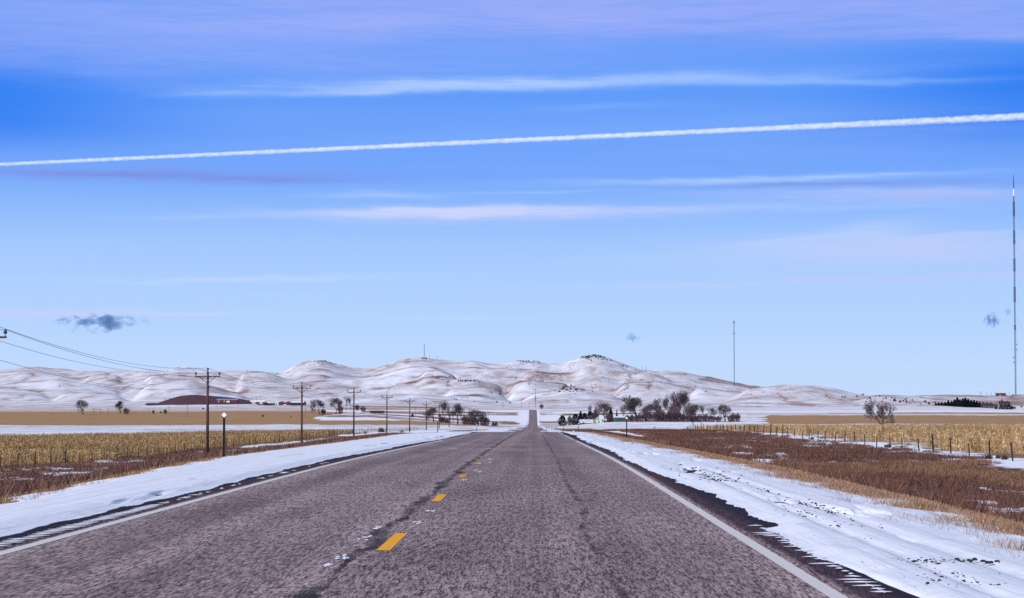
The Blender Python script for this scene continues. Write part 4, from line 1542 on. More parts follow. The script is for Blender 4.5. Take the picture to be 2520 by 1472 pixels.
def proto(kind):
    if kind in PROTO:
        return PROTO[kind]
    P = None
    if kind.startswith('tall'):
        i = int(kind[4:])
        P = bare_proto(100 + i, 2.9, .46, 6, .44, .07)
    elif kind.startswith('slim'):
        i = int(kind[4:])
        P = bare_proto(200 + i, 3.4, .32, 5, .34, .10)
    elif kind.startswith('wide'):
        i = int(kind[4:])
        P = bare_proto(300 + i, 2.4, .42, 6, .56, .05)
    elif kind.startswith('lean'):
        P = bare_proto(400 + int(kind[4:]), 4.2, .46, 6, .45, .07, -.5)
    elif kind == 'gnarl0':
        P = gnarl_proto()
    elif kind.startswith('shrub') or kind.startswith('pale'):
        P = shrub_proto(600 + ord(kind[-1]), 80, 5.0, 6.0)
    elif kind.startswith('spruce'):
        P = conifer_proto(700 + int(kind[6:]), 9, 5.0, 'spruce')
    elif kind.startswith('cedar'):
        P = conifer_proto(720 + int(kind[5:]), 6, 5.4, 'cedar')
    body, H, W, cx = P
    if isinstance(body, list):
        m2 = M_SHRUB if kind.startswith('shrub') else M_PALE if kind.startswith('pale') else M_TWIG
        m1 = M_SHRUB if kind.startswith('shrub') else M_PALE if kind.startswith('pale') else M_BARK
        body = (body[0].mesh('trunk', m1, True), body[1].mesh('crown', m2))
    PROTO[kind] = (body, H, W, cx)
    return PROTO[kind]


_rt = random.Random(77)


def tree(kind, u, v, hv, label, name='bare_tree', cat='tree', group=None, Y=None, wv=None, rz=None):
    (tr, cr), H, W, cx = proto(kind)
    if Y is None:
        x, y, z = hit(u, v)
    else:
        x, y = xu(u, Y), Y
        z = gz(x, y)
    t = thing(name, label, cat, (x, y, z), _rt.uniform(-.5, .5) if rz is None else rz, group)
    sz = hv / F * y / H
    sx = sz if wv is None else wv / F * y / W
    t.scale = (sx, sx, sz)
    link('trunk' if not name.endswith('shrub') else 'stems', tr, t)
    link('crown' if not name.endswith('shrub') else 'twigs', cr, t)
    return t


G = 'trees of the farmstead windbreak right of the road'
FY = 1350
# right-hand farmstead
tree('cedar0', 1384, 0, 25, 'dark rounded cedar at the left end of the right farmstead', 'cedar_tree', group=G, Y=1330, wv=22)
tree('pale_a', 1402, 0, 30, 'pale grey leafless tree between the two dark cedars', 'bare_tree', group=G, Y=1345, wv=14)
tree('cedar1', 1416, 0, 27, 'dark cedar left of the snowy-roofed shed', 'cedar_tree', group=G, Y=1345, wv=22)
tree('spruce0', 1429, 0, 33, 'pointed dark spruce behind the left end of the snowy-roofed shed', 'spruce_tree', group=G, Y=1420, wv=19)
tree('cedar2', 1439, 0, 28, 'dark evergreen behind the middle of the snowy-roofed shed', 'cedar_tree', group=G, Y=1425, wv=18)
tree('cedar0', 1452, 0, 31, 'dark evergreen behind the right end of the snowy-roofed shed', 'cedar_tree', group=G, Y=1420, wv=20)
tree('slim0', 1449, 0, 52, 'slender bare tree standing above the evergreens behind the shed', group=G, Y=1440, wv=13)
tree('tall0', 1488, 0, 56, 'broad bare cottonwood rising behind the mint green house', group=G, Y=1420, wv=54)
tree('shrub_b', 1466, 0, 42, 'purplish bare tree just left above the mint green house', group=G, Y=1415, wv=22)
tree('shrub_a', 1499, 0, 26, 'purplish thicket right of the mint green house', 'bare_shrub', 'shrub', G, 1400, 22)
tree('spruce1', 1503, 0, 35, 'dark evergreen left behind the teal building', 'spruce_tree', group=G, Y=1440, wv=18)
tree('spruce2', 1518, 0, 30, 'slim dark spruce peeking over the teal building', 'spruce_tree', group=G, Y=1450, wv=7)
tree('slim1', 1535, 0, 40, 'small bare tree behind the right end of the teal building', group=G, Y=1480, wv=24)
tree('shrub_c', 1544, 0, 20, 'purplish thicket at the right end of the teal building', 'bare_shrub', 'shrub', G, 1370, 14)
tree('tall2', 1567, 0, 66, 'large spreading bare cottonwood right of the teal building', group=G, Y=1360, wv=60)
tree('wide1', 1603, 0, 44, 'bare tree between the spreading cottonwood and the leaning tree', group=G, Y=1380, wv=40)
tree('pale_b', 1625, 0, 40, 'pale grey bushy tree left behind the leaning tree', group=G, Y=1400, wv=26)
tree('pale_c', 1697, 0, 52, 'pale grey bushy tree right behind the tallest tree', group=G, Y=1400, wv=30)
tree('pale_a', 1660, 0, 52, 'pale grey bushy tree behind the tall narrow tree', group=G, Y=1420, wv=34)
tree('shrub_b', 1556, 0, 20, 'purple thicket left at the foot of the spreading cottonwood', 'bare_shrub', 'shrub', G, 1345, 24)
tree('shrub_c', 1577, 0, 22, 'purple thicket right at the foot of the spreading cottonwood', 'bare_shrub', 'shrub', G, 1345, 26)
tree('shrub_a', 1594, 0, 32, 'large purple thicket right of the spreading cottonwood', 'bare_shrub', 'shrub', G, 1350, 30)
tree('shrub_b', 1612, 0, 27, 'purple thicket left of the leaning bare tree', 'bare_shrub', 'shrub', G, 1345, 22)
tree('lean0', 1640, 0, 61, 'bare tree leaning left in the middle of the windbreak', group=G, Y=1350, wv=50, rz=0)
tree('tall4', 1650, 0, 72, 'tall bare tree standing right behind the leaning tree', group=G, Y=1370, wv=42)
tree('slim2', 1668, 0, 76, 'tall narrow bare tree left of the tallest tree', group=G, Y=1360, wv=32)
tree('tall1', 1683, 0, 77, 'tallest bare tree of the windbreak with a single thick trunk', group=G, Y=1350, wv=48)
for u, h, w in ((1622, 24, 26), (1634, 25, 26), (1648, 31, 28), (1660, 34, 28), (1671, 28, 26), (1684, 20, 20), (1697, 22, 22)):
    tree('shrub_' + 'abc'[int(u) % 3], u, 0, h, 'purple thicket at the feet of the tallest bare trees', 'bare_shrub', 'shrub', 'purple thickets under the tall trees', 1335, w * 1.15)
tree('wide1', 1714, 0, 44, 'crooked bare tree right of the tallest tree', group=G, Y=1350, wv=34)
tree('slim3', 1731, 0, 42, 'thin bare tree second right of the tallest tree', group=G, Y=1350, wv=28)
tree('slim0', 1746, 0, 38, 'thin bare tree third right of the tallest tree', group=G, Y=1360, wv=26)
tree('slim1', 1758, 0, 33, 'thin bare tree left of the round-crowned tree', group=G, Y=1355, wv=24)
tree('wide0', 1785, 0, 46, 'round-crowned bare tree near the right end of the windbreak', group=G, Y=1340, wv=46)
for u, h, w in ((1707, 18, 18), (1722, 20, 18), (1738, 22, 18), (1752, 17, 16), (1768, 16, 15), (1797, 18, 14), (1805, 24, 12), (1816, 24, 12)):
    tree('shrub_' + 'abc'[int(u) % 3], u, 0, h, 'low bare thicket in the right half of the windbreak', 'bare_shrub', 'shrub', 'low thickets of the windbreak', 1340, w * 1.4)
# lone tree in the right cornfield
tree('gnarl0', 2170, 0, 72, 'lone gnarled bare tree at the far edge of the right cornfield', Y=900, wv=88, rz=0.0)
# left
G = 'bare trees in the left fields'
tree('wide0', 205, 1021, 41, 'lone bare tree at the far left of the stubble field', group=G, wv=37)
tree('wide1', 296, 1018, 33, 'bare tree beside a shrub, second from the left edge', group=G, wv=24)
tree('shrub_a', 310, 1019, 18, 'grey shrub right beside the second bare tree from left', 'bare_shrub', 'shrub', None, None, 18)
tree('shrub_b', 377.5, 1018.5, 11, 'small round shrub left of the pair in the left field', 'bare_shrub', 'shrub', None, None, 8)
tree('shrub_c', 407, 1018.5, 13, 'small round shrub right of the pair in the left field', 'bare_shrub', 'shrub', None, None, 10)
for u, v, h in ((396, 1017, 4.5), (500, 1008, 4.5), (647, 1026, 5), (716, 1026.5, 3), (1015, 1027, 8), (1082, 1026, 7)):
    tree('cedar1', u, v, h, 'tiny dark cedar bush alone in the left fields', 'cedar_shrub', 'shrub', 'small cedar bushes in the left fields', None, h * 1.1)
tree('wide0', 788, 1021, 42, 'dense round bare tree left of the third utility pole', group=G, wv=40, rz=1.2)
tree('shrub_c', 796, 1021, 17, 'short thicket at the foot of the dense round bare tree', 'bare_shrub', 'shrub', None, None, 14)
tree('tall0', 826, 1020, 46, 'spreading bare tree just left of the third utility pole', group=G, wv=40, rz=.8)
tree('shrub_b', 838, 1018, 26, 'thicket at the foot of the spreading bare tree', 'bare_shrub', 'shrub', None, None, 18)
tree('slim2', 851, 1011, 37, 'narrow bare tree left behind the third utility pole', group=G, wv=17)
tree('slim3', 862.5, 1011, 34, 'narrow bare tree right behind the narrow one at the third pole', group=G, wv=13)
tree('shrub_a', 879, 1010, 16, 'bare shrub right of the third utility pole', 'bare_shrub', 'shrub', None, None, 14)
tree('shrub_c', 894, 1013, 14, 'dense bare shrub left of the low maroon barn', 'bare_shrub', 'shrub', None, None, 16)
G = 'bare grove left of the road'
for k, u, h, w, lab in (('wide1', 1068, 34, 24, 'leftmost bare tree of the grove left of the road'), ('slim0', 1085, 50, 18, 'tallest slim bare tree of the grove left of the road'),
                        ('slim2', 1096, 47, 16, 'second tall slim bare tree of the grove left of the road'), ('slim1', 1109, 32, 14, 'leaning thin tree in the middle of the left grove'),
                        ('slim3', 1116, 30, 10, 'thin upright tree in the middle of the left grove'), ('tall1', 1127, 47, 22, 'tall bare tree right of the middle of the left grove'),
                        ('slim1', 1135, 42, 14, 'slender bare tree behind the receding poles'), ('wide0', 1178, 36, 40, 'dense round purple-grey tree at the right of the left grove')):
    tree(k, u, 0, h * 1.15, lab, group=G, Y=1500, wv=w * 1.5)
for u, h, w in ((1088, 18, 14), (1102, 14, 12), (1143, 26, 14), (1151, 24, 14), (1160, 26, 14), (1168, 28, 16), (1188, 30, 18), (1197, 24, 14)):
    tree('shrub_' + 'abc'[int(u) % 3], u, 0, h, 'bare thicket between the trees of the left grove', 'bare_shrub', 'shrub', 'thickets of the left grove', 1500, w * 1.3)
tree('cedar2', 1214, 0, 9, 'low dark cedar right of the left grove', 'cedar_shrub', 'shrub', None, 1520, 9)
tree('cedar0', 1221, 0, 10, 'low dark cedar nearest the road right of the left grove', 'cedar_shrub', 'shrub', None, 1520, 8)
tree('shrub_b', 1333, 1006, 14, 'brown brush beside the crest of the far road', 'bare_shrub', 'shrub', None, None, 12)
# grove on the right under the mast
G = 'evergreens in the grove below the tall mast'
for i, (u, v, h) in enumerate(((2303, 998, 5), (2310, 998, 8), (2318, 998.5, 9), (2326, 999, 10), (2334, 999.5, 14), (2342, 1000, 13), (2349, 1000.5, 17), (2356, 1001, 22), (2363, 1001.5, 18),
                               (2370, 1002, 21), (2376, 1002.5, 23), (2383, 1002.5, 20), (2390, 1003, 18), (2397, 1003, 18), (2404, 1003, 16), (2411, 1003, 14))):
    tree('spruce%d' % (i % 3), u, v, h, 'dark spruce packed in the grove below the tall mast', 'spruce_tree', group=G, wv=h * .5 + 7)
for i, (u, v, h, w) in enumerate(((2420, 1004, 17, 16), (2430, 1004.5, 18, 16), (2440, 1005, 17, 16), (2450, 1006, 15, 15), (2466, 1000, 20, 20), (2480, 1000, 16, 18))):
    tree('shrub_' + 'abc'[i % 3], u, v, h, 'purplish bare thicket in the grove below the tall mast', 'bare_shrub', 'shrub', 'thickets below the tall mast', None, w)
for i, (u, v, h, w) in enumerate(((2463, 1007.5, 10, 12), (2473, 1008, 11, 13), (2483, 1008, 12, 13), (2490, 1008, 9, 10), (2497, 1006, 5, 7), (2514, 1002.5, 4, 5), (2452, 1007, 6, 8))):
    tree('cedar%d' % (i % 3), u, v, h, 'low dark cedar at the right end of the grove below the mast', 'cedar_tree', group='cedars below the tall mast', wv=w)
# junipers on the hill slope
for i, (x, y, s) in enumerate(((20, 265, 14), (60, 290, 8), (222, 278, 18), (255, 278, 18), (345, 322, 10), (405, 270, 18), (480, 243, 20), (567, 250, 20), (520, 338, 16), (540, 305, 14), (580, 305, 10), (693, 265, 14),
                               (740, 300, 12), (722, 335, 16), (773, 293, 18), (848, 290, 16), (895, 283, 8), (832, 320, 10), (882, 320, 32), (953, 338, 24), (993, 328, 18), (1017, 312, 14), (1035, 298, 14), (1033, 335, 20),
                               (1035, 357, 12), (1068, 343, 10), (1080, 360, 12), (1108, 318, 16), (1128, 343, 14), (1165, 315, 6), (1213, 367, 12), (1270, 332, 22), (1283, 350, 14), (1320, 360, 26), (1370, 347, 12), (1400, 350, 20))):
    u, v, s = 2030 + .1943 * x, 922.9 + .1943 * (y + s * .5), s * .1943 * 1.15
    tree('cedar%d' % (i % 3), u, max(v, 973.2), s, 'small round juniper dotted on the snowy right-hand slope', 'juniper', 'shrub', 'junipers dotted on the right slope', wv=s * 1.15)


def scrub():
    # low scrub dotted over the hills: far too many to count
    rs = np.random.RandomState(3)
    us, vs_, sz = [], [], []
    for (u, v, su, sv, n, s) in ((1463, 876, 24, 3.4, 420, 1.5), (1440, 881, 16, 3, 90, 1.2), (1500, 885, 22, 4, 110, 1.2), (1310, 888, 22, 2, 130, 1.3), (1465, 884, 45, 7, 70, 1.0), (1295, 890, 26, 4, 110, 1.2), (1310, 902, 45, 9, 60, .9), (785, 893, 22, 5, 50, 1.3), (800, 905, 50, 14, 40, .9), (430, 905, 40, 2, 40, 1.1),
                                 (420, 916, 60, 8, 30, .9), (640, 916, 30, 4, 40, 1.1), (760, 955, 30, 4, 25, 1.1), (1092, 931, 30, 5, 60, 1.1), (1150, 938, 14, 2, 45, 1.6), (1230, 963, 12, 7, 35, 1.3), (1395, 958, 14, 6, 45, 1.6),
                                 (1430, 960, 40, 6, 60, 1.0), (1310, 938, 30, 8, 30, 1.1), (1350, 925, 30, 6, 45, 1.1), (1380, 905, 60, 14, 60, .9), (1520, 899, 60, 6, 45, 1.0), (1536, 902, 8, 3, 30, 1.3), (1600, 925, 60, 10, 40, .9),
                                 (1185, 985, 80, 5, 14, 1.2), (330, 925, 120, 14, 30, .9), (150, 940, 100, 16, 20, .9), (1750, 950, 90, 8, 30, 1.0), (1900, 965, 90, 6, 30, 1.0), (1450, 940, 130, 22, 60, .9), (900, 930, 120, 25, 40, .8), (480, 985, 70, 6, 60, .8)):
        n = int(n * .6)
        us += list(rs.normal(u, su * .9, n))
        vs_ += list(rs.normal(v, sv * .85, n))
        sz += list(s * .72 * rs.uniform(.35, 1.35, n))
    V, Fc = [], []
    for (u, v, s) in zip(us, vs_, sz):
        p = hit_many([u], [v], 2800, 5900, 500)
        if not p:
            continue
        x, y = p[0]
        z = gz(x, y)
        b = len(V)
        r = 1.25 * s
        for k in range(6):
            a = k * math.pi / 3
            j = rs.uniform(.7, 1.2)
            V.append((x + r * j * math.cos(a), y + r * j * math.sin(a), z - .3))
        for k in range(6):
            a = k * math.pi / 3 + .4
            j = rs.uniform(.6, 1.1)
            V.append((x + r * j * math.cos(a), y + r * j * math.sin(a), z + r * .8 * j))
        V.append((x, y, z + r * 1.5))
        for k in range(6):
            k2 = (k + 1) % 6
            Fc += [(b + k, b + k2, b + 6 + k), (b + k2, b + 6 + k2, b + 6 + k), (b + 6 + k, b + 6 + k2, b + 12)]
    link('hillside_scrub', np_mesh('hillside_scrub', np.array(V), np.array(Fc), M_SCRUB), kind='stuff', label='dark dots of scrub scattered over the snowy hills', category='scrub')


scrub()


def weed(u, v, Y, hv, label, tan=False, g=None):
    rs = np.random.RandomState(int(u))
    x = xu(u, Y)
    n = 160
    h = hv / F * Y
    z0 = gz(x, Y)
    a = rs.uniform(0, 2 * np.pi, n)
    L_ = h * rs.uniform(.5, 1.05, n)
    out = rs.uniform(0, .8, n)
    bx, by = rs.normal(0, h * .22, n), rs.normal(0, h * .22, n)
    ex, ey, ez = bx + np.cos(a) * out * L_, by + np.sin(a) * out * L_, L_ * np.sqrt(1 - .6 * out ** 2)
    w = h * .05
    V = np.empty((n, 3, 3))
    V[:, 0] = np.stack([bx - w, by, np.zeros(n) - .05], 1)
    V[:, 1] = np.stack([bx + w, by, np.zeros(n) - .05], 1)
    V[:, 2] = np.stack([ex, ey, ez], 1)
    me = np_mesh('weed_clump', V.reshape(-1, 3), np.arange(3 * n).reshape(-1, 3), M_PLANT)
    pal = [(.34, .22, .11), (.25, .15, .08)] if tan else [(.06, .035, .035), (.09, .05, .05)]
    vattr(me, 'tint', np.repeat(tints(rs, n, pal), 3, 0))
    o = link('weed_clump', me, label=label, category='weeds')
    if g:
        o['group'] = g
    o.location = (x, Y, z0)


for u, Y, h in ((2187, 222, 11), (2199, 218, 8), (2432, 172, 13), (2455.5, 172, 11), (2471, 169, 14), (1998, 285, 8), (2180, 226, 8)):
    weed(u, 0, Y, h, 'dark weed clump at the foot of the right-hand fence', False, 'weed clumps along the right fence')
weed(938, 0, 655, 13, 'dark leaning weed clump by the fourth utility pole')
weed(989, 0, 700, 9, 'tan bushy weed clump by the fence right of the fourth utility pole', True)
weed(899, 0, 600, 10, 'tan weed clump by the end of the left cornfield', True)

# ------------------------------------------------------------------ buildings
def building(name, label, cat, u0, u1, vb, Y, wall_h, roof_h, depth, wm, rm, gable=False, doors=(), windows_sunpatch=(), over=.35, chimney=None):
    """front face spans directions u0..u1 at distance Y; heights in metres; doors/windows as fractions of the front"""
    xa, xb = xu(u0, Y), xu(u1, Y)
    w = xb - xa
    cx = (xa + xb) / 2
    z = min(gz(xa, Y), gz(xb, Y), gz(cx, Y))
    t = thing(name, label, cat, (cx, Y, z))
    H = wall_h
    if gable:
        MB().prism([(-w / 2, -1), (w / 2, -1), (w / 2, H), (0, H + roof_h), (-w / 2, H)], 0, depth).build('wall', wm, t)
        mb = MB()
        for s in (-1, 1):
            e, zz = s * (w / 2 + over), H - roof_h * over / (w / 2)
            mb.prism([(0, H + roof_h + .03), (e, zz + .03), (e, zz + .18), (0, H + roof_h + .2)], -over, depth + over)
        rf = mb.build('roof', rm, t)
    else:
        MB().box((0, depth / 2, (H - 1) / 2), (w, depth, H + 1)).build('wall', wm, t)
        mb = MB()
        for (ya, yb) in ((-over, depth / 2), (depth + over, depth / 2)):
            za, zb = H + .02, H + roof_h + .02
            b = len(mb.v)
            for x in (-w / 2 - over, w / 2 + over):
                mb.v += [(x, ya, za), (x, yb, zb), (x, yb, zb + .14), (x, ya, za + .14)]
            mb.f += [(b, b + 1, b + 2, b + 3), (b + 7, b + 6, b + 5, b + 4), (b + 3, b + 2, b + 6, b + 7), (b, b + 4, b + 5, b + 1), (b, b + 3, b + 7, b + 4), (b + 1, b + 5, b + 6, b + 2)]
        rf = mb.build('roof', rm, t)
    if chimney is not None:
        MB().box((chimney * w, depth / 2, H + roof_h + .3), (.6, .6, 1.0)).build('chimney', M_BRICK, rf)
    for (a, b, z0, z1, m) in doors:
        MB().box(((a + b) / 2 * w - w / 2, -.05, (z0 + z1) / 2), ((b - a) * w, .1, z1 - z0)).build('door', m, t)
    for (a, b, z0, z1, m) in windows_sunpatch:
        MB().box(((a + b) / 2 * w - w / 2, -.04, (z0 + z1) / 2), ((b - a) * w, .08, z1 - z0)).build('window', m, t)
    return t


# left farm
building('farm_shed', 'long low maroon shed with snowy blue roof and white door, leftmost of the left farm', 'shed', 533, 584, 997, 2900, 3.6, 1.3, 10, M_MAROON, M_BROOF,
         doors=((.48, .62, 0, 2.8, M_WALLW),), windows_sunpatch=((.07, .12, 1.2, 2.8, M_CREAM), (.34, .39, 1.4, 2.9, M_CREAM)))
building('farm_shed', 'maroon machine shed with snowy roof and two white doors', 'shed', 616, 652, 995, 2900, 3.0, 1.8, 10, M_MAROON, M_WROOF,
         doors=((.10, .35, 0, 2.9, M_CREAM), (.62, .84, 0, 2.8, M_CREAM)))
building('farm_shed', 'small dark lean-to right of the two-door maroon shed', 'shed', 652.5, 667, 995, 2905, 1.9, .6, 6, M_NAVY, M_WROOF, doors=((.15, .45, 0, 1.5, M_DARK),))
building('barn', 'left maroon gabled barn of the pair in the left farm', 'barn', 685, 700, 995, 2905, 3.0, 1.7, 12, M_MAROON, M_MAROON, True, doors=((.35, .65, 0, 2.2, M_DARK),))
building('barn', 'right maroon gabled barn of the pair in the left farm', 'barn', 700.5, 717, 996, 2905, 3.0, 1.7, 12, M_MAROON, M_MAROON, True, doors=((.35, .65, 0, 2.2, M_DARK),))
building('farm_shed', 'small white shed behind the left farm barns', 'shed', 677.5, 685, 993, 2960, 3.4, .8, 6, M_WALLW, M_WROOF, doors=((.3, .5, 0, 2.2, M_DARK),))
building('barn', 'long dark barn with snowy blue roof at the right end of the left farm', 'barn', 717.5, 747, 997, 2890, 3.4, 1.5, 12, M_NAVY, M_WROOF, doors=((.1, .3, 0, 2.4, M_DARK), (.45, .85, 0, 2.6, M_DARK)))
building('silo_shed', 'narrow maroon gabled shed right of the long dark barn', 'shed', 747.5, 752.5, 996, 2890, 3.2, 1.6, 6, M_MAROON, M_NAVY, True, doors=((.3, .7, 0, 1.9, M_DARK),))
building('barn', 'low maroon barn with two dark openings in the left fields', 'barn', 910.5, 945, 1016, 2250, 2.3, .5, 7, M_MAROON, M_MAROON, doors=((.12, .48, .2, 2.0, M_DARK), (.54, .9, .2, 2.0, M_DARK)))
# right farmstead
building('farm_shed', 'dark shed with patchy snowy roof left of the mint green house', 'shed', 1425, 1459, 1037, 1372, 1.0, 2.0, 7, M_NAVY, M_PROOF, doors=((.65, .8, 0, .9, M_DARK),), over=.4)
building('house', 'small mint green gabled house in the right farmstead', 'house', 1464, 1481, 1034, 1378, 2.1, 1.9, 7, M_MINT, M_PROOF, True, doors=((.52, .66, 0, 1.7, M_TEAL),),
         windows_sunpatch=((.42, .56, 2.3, 3.0, M_GLASS), (.70, .92, .7, 1.5, M_WALLW)), chimney=0.0)  # white entry is a painted sunlit patch on the front, not glass
building('farm_shed', 'tiny grey shed just right of the mint green house', 'shed', 1486, 1492, 1031, 1390, 1.3, .5, 3, M_PALE, M_PROOF, doors=((.3, .6, 0, 1.0, M_DARK),))
building('farm_building', 'teal building with flat snowy roof in the right farmstead', 'building', 1511, 1540, 1032, 1385, 2.6, .6, 8, M_TEAL, M_WROOF, doors=((.3, .42, 0, 1.9, M_GLASS),), windows_sunpatch=((.55, .7, 1.0, 1.8, M_GLASS), (.8, .92, 1.0, 1.8, M_GLASS)))
building('farm_shed', 'low white shed behind the spreading cottonwood', 'shed', 1549, 1577, 1033, 1400, 1.0, 1.1, 7, M_TEAL, M_WROOF, doors=((.2, .35, 0, .9, M_DARK),))
x, Y = xu(1435.4, 1352), 1352
t = thing('round_tank', 'turquoise round tank in front of the snowy-roofed shed', 'tank', (x, Y, gz(x, Y)))
MB().lathe([(.55, -.2), (.6, 0), (.62, .9), (.5, 1.15), (.2, 1.3)], n=14).build('body', M_TURQ, t, True)
MB().lathe([(.16, 1.28), (.18, 1.38), (.05, 1.42)], n=10).build('lid', M_TURQ, t, True)
# blue tanks on the slope
for u, v, lab in ((1222.6, 991, 'left of two blue round tanks below the hills left of the road crest'), (1255, 993, 'right of two blue round tanks below the hills near the road crest')):
    x, y, z = hit(u, v)
    t = thing('round_tank', lab, 'tank', (x, y, z), 0, 'blue tanks below the hills')
    MB().lathe([(1.2, -.6), (1.35, .1), (1.35, 1.7), (1.1, 2.2), (.5, 2.5)], n=16).build('body', M_TANK, t, True)
    MB().lathe([(.4, 2.45), (.42, 2.65), (.1, 2.7)], n=10).build('lid', M_TANK, t, True)
# white car at the left farm
x, y = xu(701.5, 2880), 2880
t = thing('parked_car', 'small white car parked before the maroon barns of the left farm', 'car', (x, y, gz(x, y)))
MB().prism([(-2.2, .35), (2.2, .35), (2.25, .8), (1.3, .95), (.8, 1.45), (-1.2, 1.5), (-1.9, 1.0), (-2.25, .9)], -.85, .85).build('body', M_WALLW, t)
MB().prism([(-1.1, 1.0), (1.05, 1.0), (.7, 1.38), (-1.0, 1.4)], -.87, .87).build('window', M_GLASS, t)
for sx in (-1.35, 1.35):
    for sy in (-.8, .8):
        MB().tube([(sx, sy - .1, .32), (sx, sy + .1, .32)], .33, 10).build('wheel', M_DARK, t)
# gate frame in the left stubble
xa, xb = xu(230, 2050), xu(247, 2050)
t = thing('field_gate', 'dark timber gate frame right of the leftmost lone tree', 'gate', ((xa + xb) / 2, 2050, gz(xa, 2050)))
w = (xb - xa) / 2
for s in (-1, 1):
    MB().tube([(s * w, 0, -.5), (s * w, 0, 4.2)], .16, 6).build('post', M_POST, t)
MB().box((0, 0, 4.1), (2 * w + .5, .18, .25)).build('beam', M_POST, t)
# snowy farm lane
pts = [hit(u, v) for u, v in ((215, 1012.5), (300, 1009), (400, 1003.5), (480, 1000), (560, 997.6), (640, 996.2))]
V, Fc = [], []
for i, p in enumerate(pts):
    for dy in (-14, 14):
        V.append((p[0], p[1] + dy, gz(p[0], p[1] + dy) + .25))
# densify along the lane so that it follows the ground
V2 = []
for i in range(len(pts) - 1):
    for k in range(12):
        q = k / 12
        for j in (0, 1):
            a, b = V[2 * i + j], V[2 * i + 2 + j]
            xx, yy = a[0] + (b[0] - a[0]) * q, a[1] + (b[1] - a[1]) * q
            V2.append((xx, yy, gz(xx, yy) + .12))
link('farm_lane', np_mesh('farm_lane', np.array(V2), grid_faces(len(V2) // 2, 2), M_SNOW, True), kind='structure')

# ------------------------------------------------------------------ masts
def lattice(w, h, bay, rl, rb):
    mb = MB()
    c = [(w * .577 * math.cos(a), w * .577 * math.sin(a)) for a in (math.pi / 2, math.pi / 2 + 2.0944, math.pi / 2 + 4.1888)]
    for x, y in c:
        mb.tube([(x, y, -.5), (x, y, h)], rl, 4)
    n = int(h / bay)
    for i in range(n):
        for k in range(3):
            a, b = c[k], c[(k + 1) % 3]
            z0, z1 = i * h / n, (i + 1) * h / n
            if i % 2:
                a, b = b, a
            mb.tube([(*a, z0), (*b, z1)], rb, 3, False)
            mb.tube([(*a, z1), (*b, z1)], rb, 3, False)
    return mb


MY = 3060.0
x, y = xu(2500, MY), MY
z = gz(x, y)
topz = at(2490, 430, MY)[2] - z
vz = lambda v: at(2496, v, MY)[2] - z
t = thing('guyed_mast', 'very tall slender guyed lattice mast at the right edge', 'mast', (x, y, z))
lattice(1.7, vz(482), 2.6, .20, .11).build('lattice', M_MAST, t)
MB().tube([(0, 0, vz(482)), (0, 0, vz(464.5))], [.75, .7], 8).build('antenna_base', M_MASTW, t)
MB().tube([(0, 0, vz(464.5)), (0, 0, vz(447)), (0, 0, topz)], [.62, .52, .22], 8).build('antenna_spike', M_MASTD, t)
for va, vb in ((496, 533), (567, 602), (636, 668), (706, 744), (800, 812)):
    z0, z1 = vz(vb), vz(va)
    mb = MB()
    n = max(3, int((z1 - z0) / 1.5))
    for k in range(n):
        zz = z0 + (k + .5) * (z1 - z0) / n
        for a in (0, 2.09, 4.19):
            mb.box((1.25 * math.cos(a + .5), 1.25 * math.sin(a + .5), zz), (1.1, .25, 1.0), a + .5 + math.pi / 2)
    mb.build('antenna_panels', M_MASTD, t)
for v, s in ((848, 1), (861, 1), (880, -1), (892, -1)):
    MB().tube([(s * .9, 0, vz(v)), (s * 2.0, 0, vz(v))], .1, 5).tube([(s * 2.0, -.5, vz(v)), (s * 2.5, -.5, vz(v))], [1.1, 1.0], 12).build('dish', M_MASTD, t)
for az in (R(170), R(290), R(50)):
    for rr, hs in ((120, (.2, .4)), (205, (.6, .78, .95))):
        gx, gy = rr * math.cos(az), rr * math.sin(az)
        for hh in hs:
            MB().tube([(gx, gy, gz(x + gx, y + gy) - z), (0, 0, vz(482) * hh)], .028, 3, False).build('guy_wire', M_WIRE, t)
building('transmitter_hut', 'rusty red brick hut at the foot of the tall mast', 'hut', 2453, 2476, 970, MY - 5, 3.4, .5, 7, M_RUST, M_RUST, doors=((.2, .3, 0, 2.2, M_DARK),), windows_sunpatch=((.32, .4, .3, 1.8, M_WALLW),))
x2 = xu(2484, MY - 6)
t = thing('equipment_cabinet', 'cream equipment cabinet with vent pipe between the red hut and the mast', 'cabinet', (x2, MY - 6, gz(x2, MY - 6)))
MB().box((0, 0, 1.0), (2.0, 1.5, 2.6)).build('body', M_CREAM, t)
MB().tube([(.2, 0, 2.2), (.2, 0, 5.6)], .3, 8).build('vent_pipe', M_PED, t)
x2 = xu(2493, MY - 6)
t = thing('equipment_cabinet', 'small teal equipment cabinet right beside the tall mast foot', 'cabinet', (x2, MY - 6, gz(x2, MY - 6)))
MB().box((0, 0, .9), (1.6, 1.3, 2.2)).build('body', M_TANK, t)
MB().box((0, 0, 2.1), (1.8, 1.5, .15)).build('lid', M_PED, t)

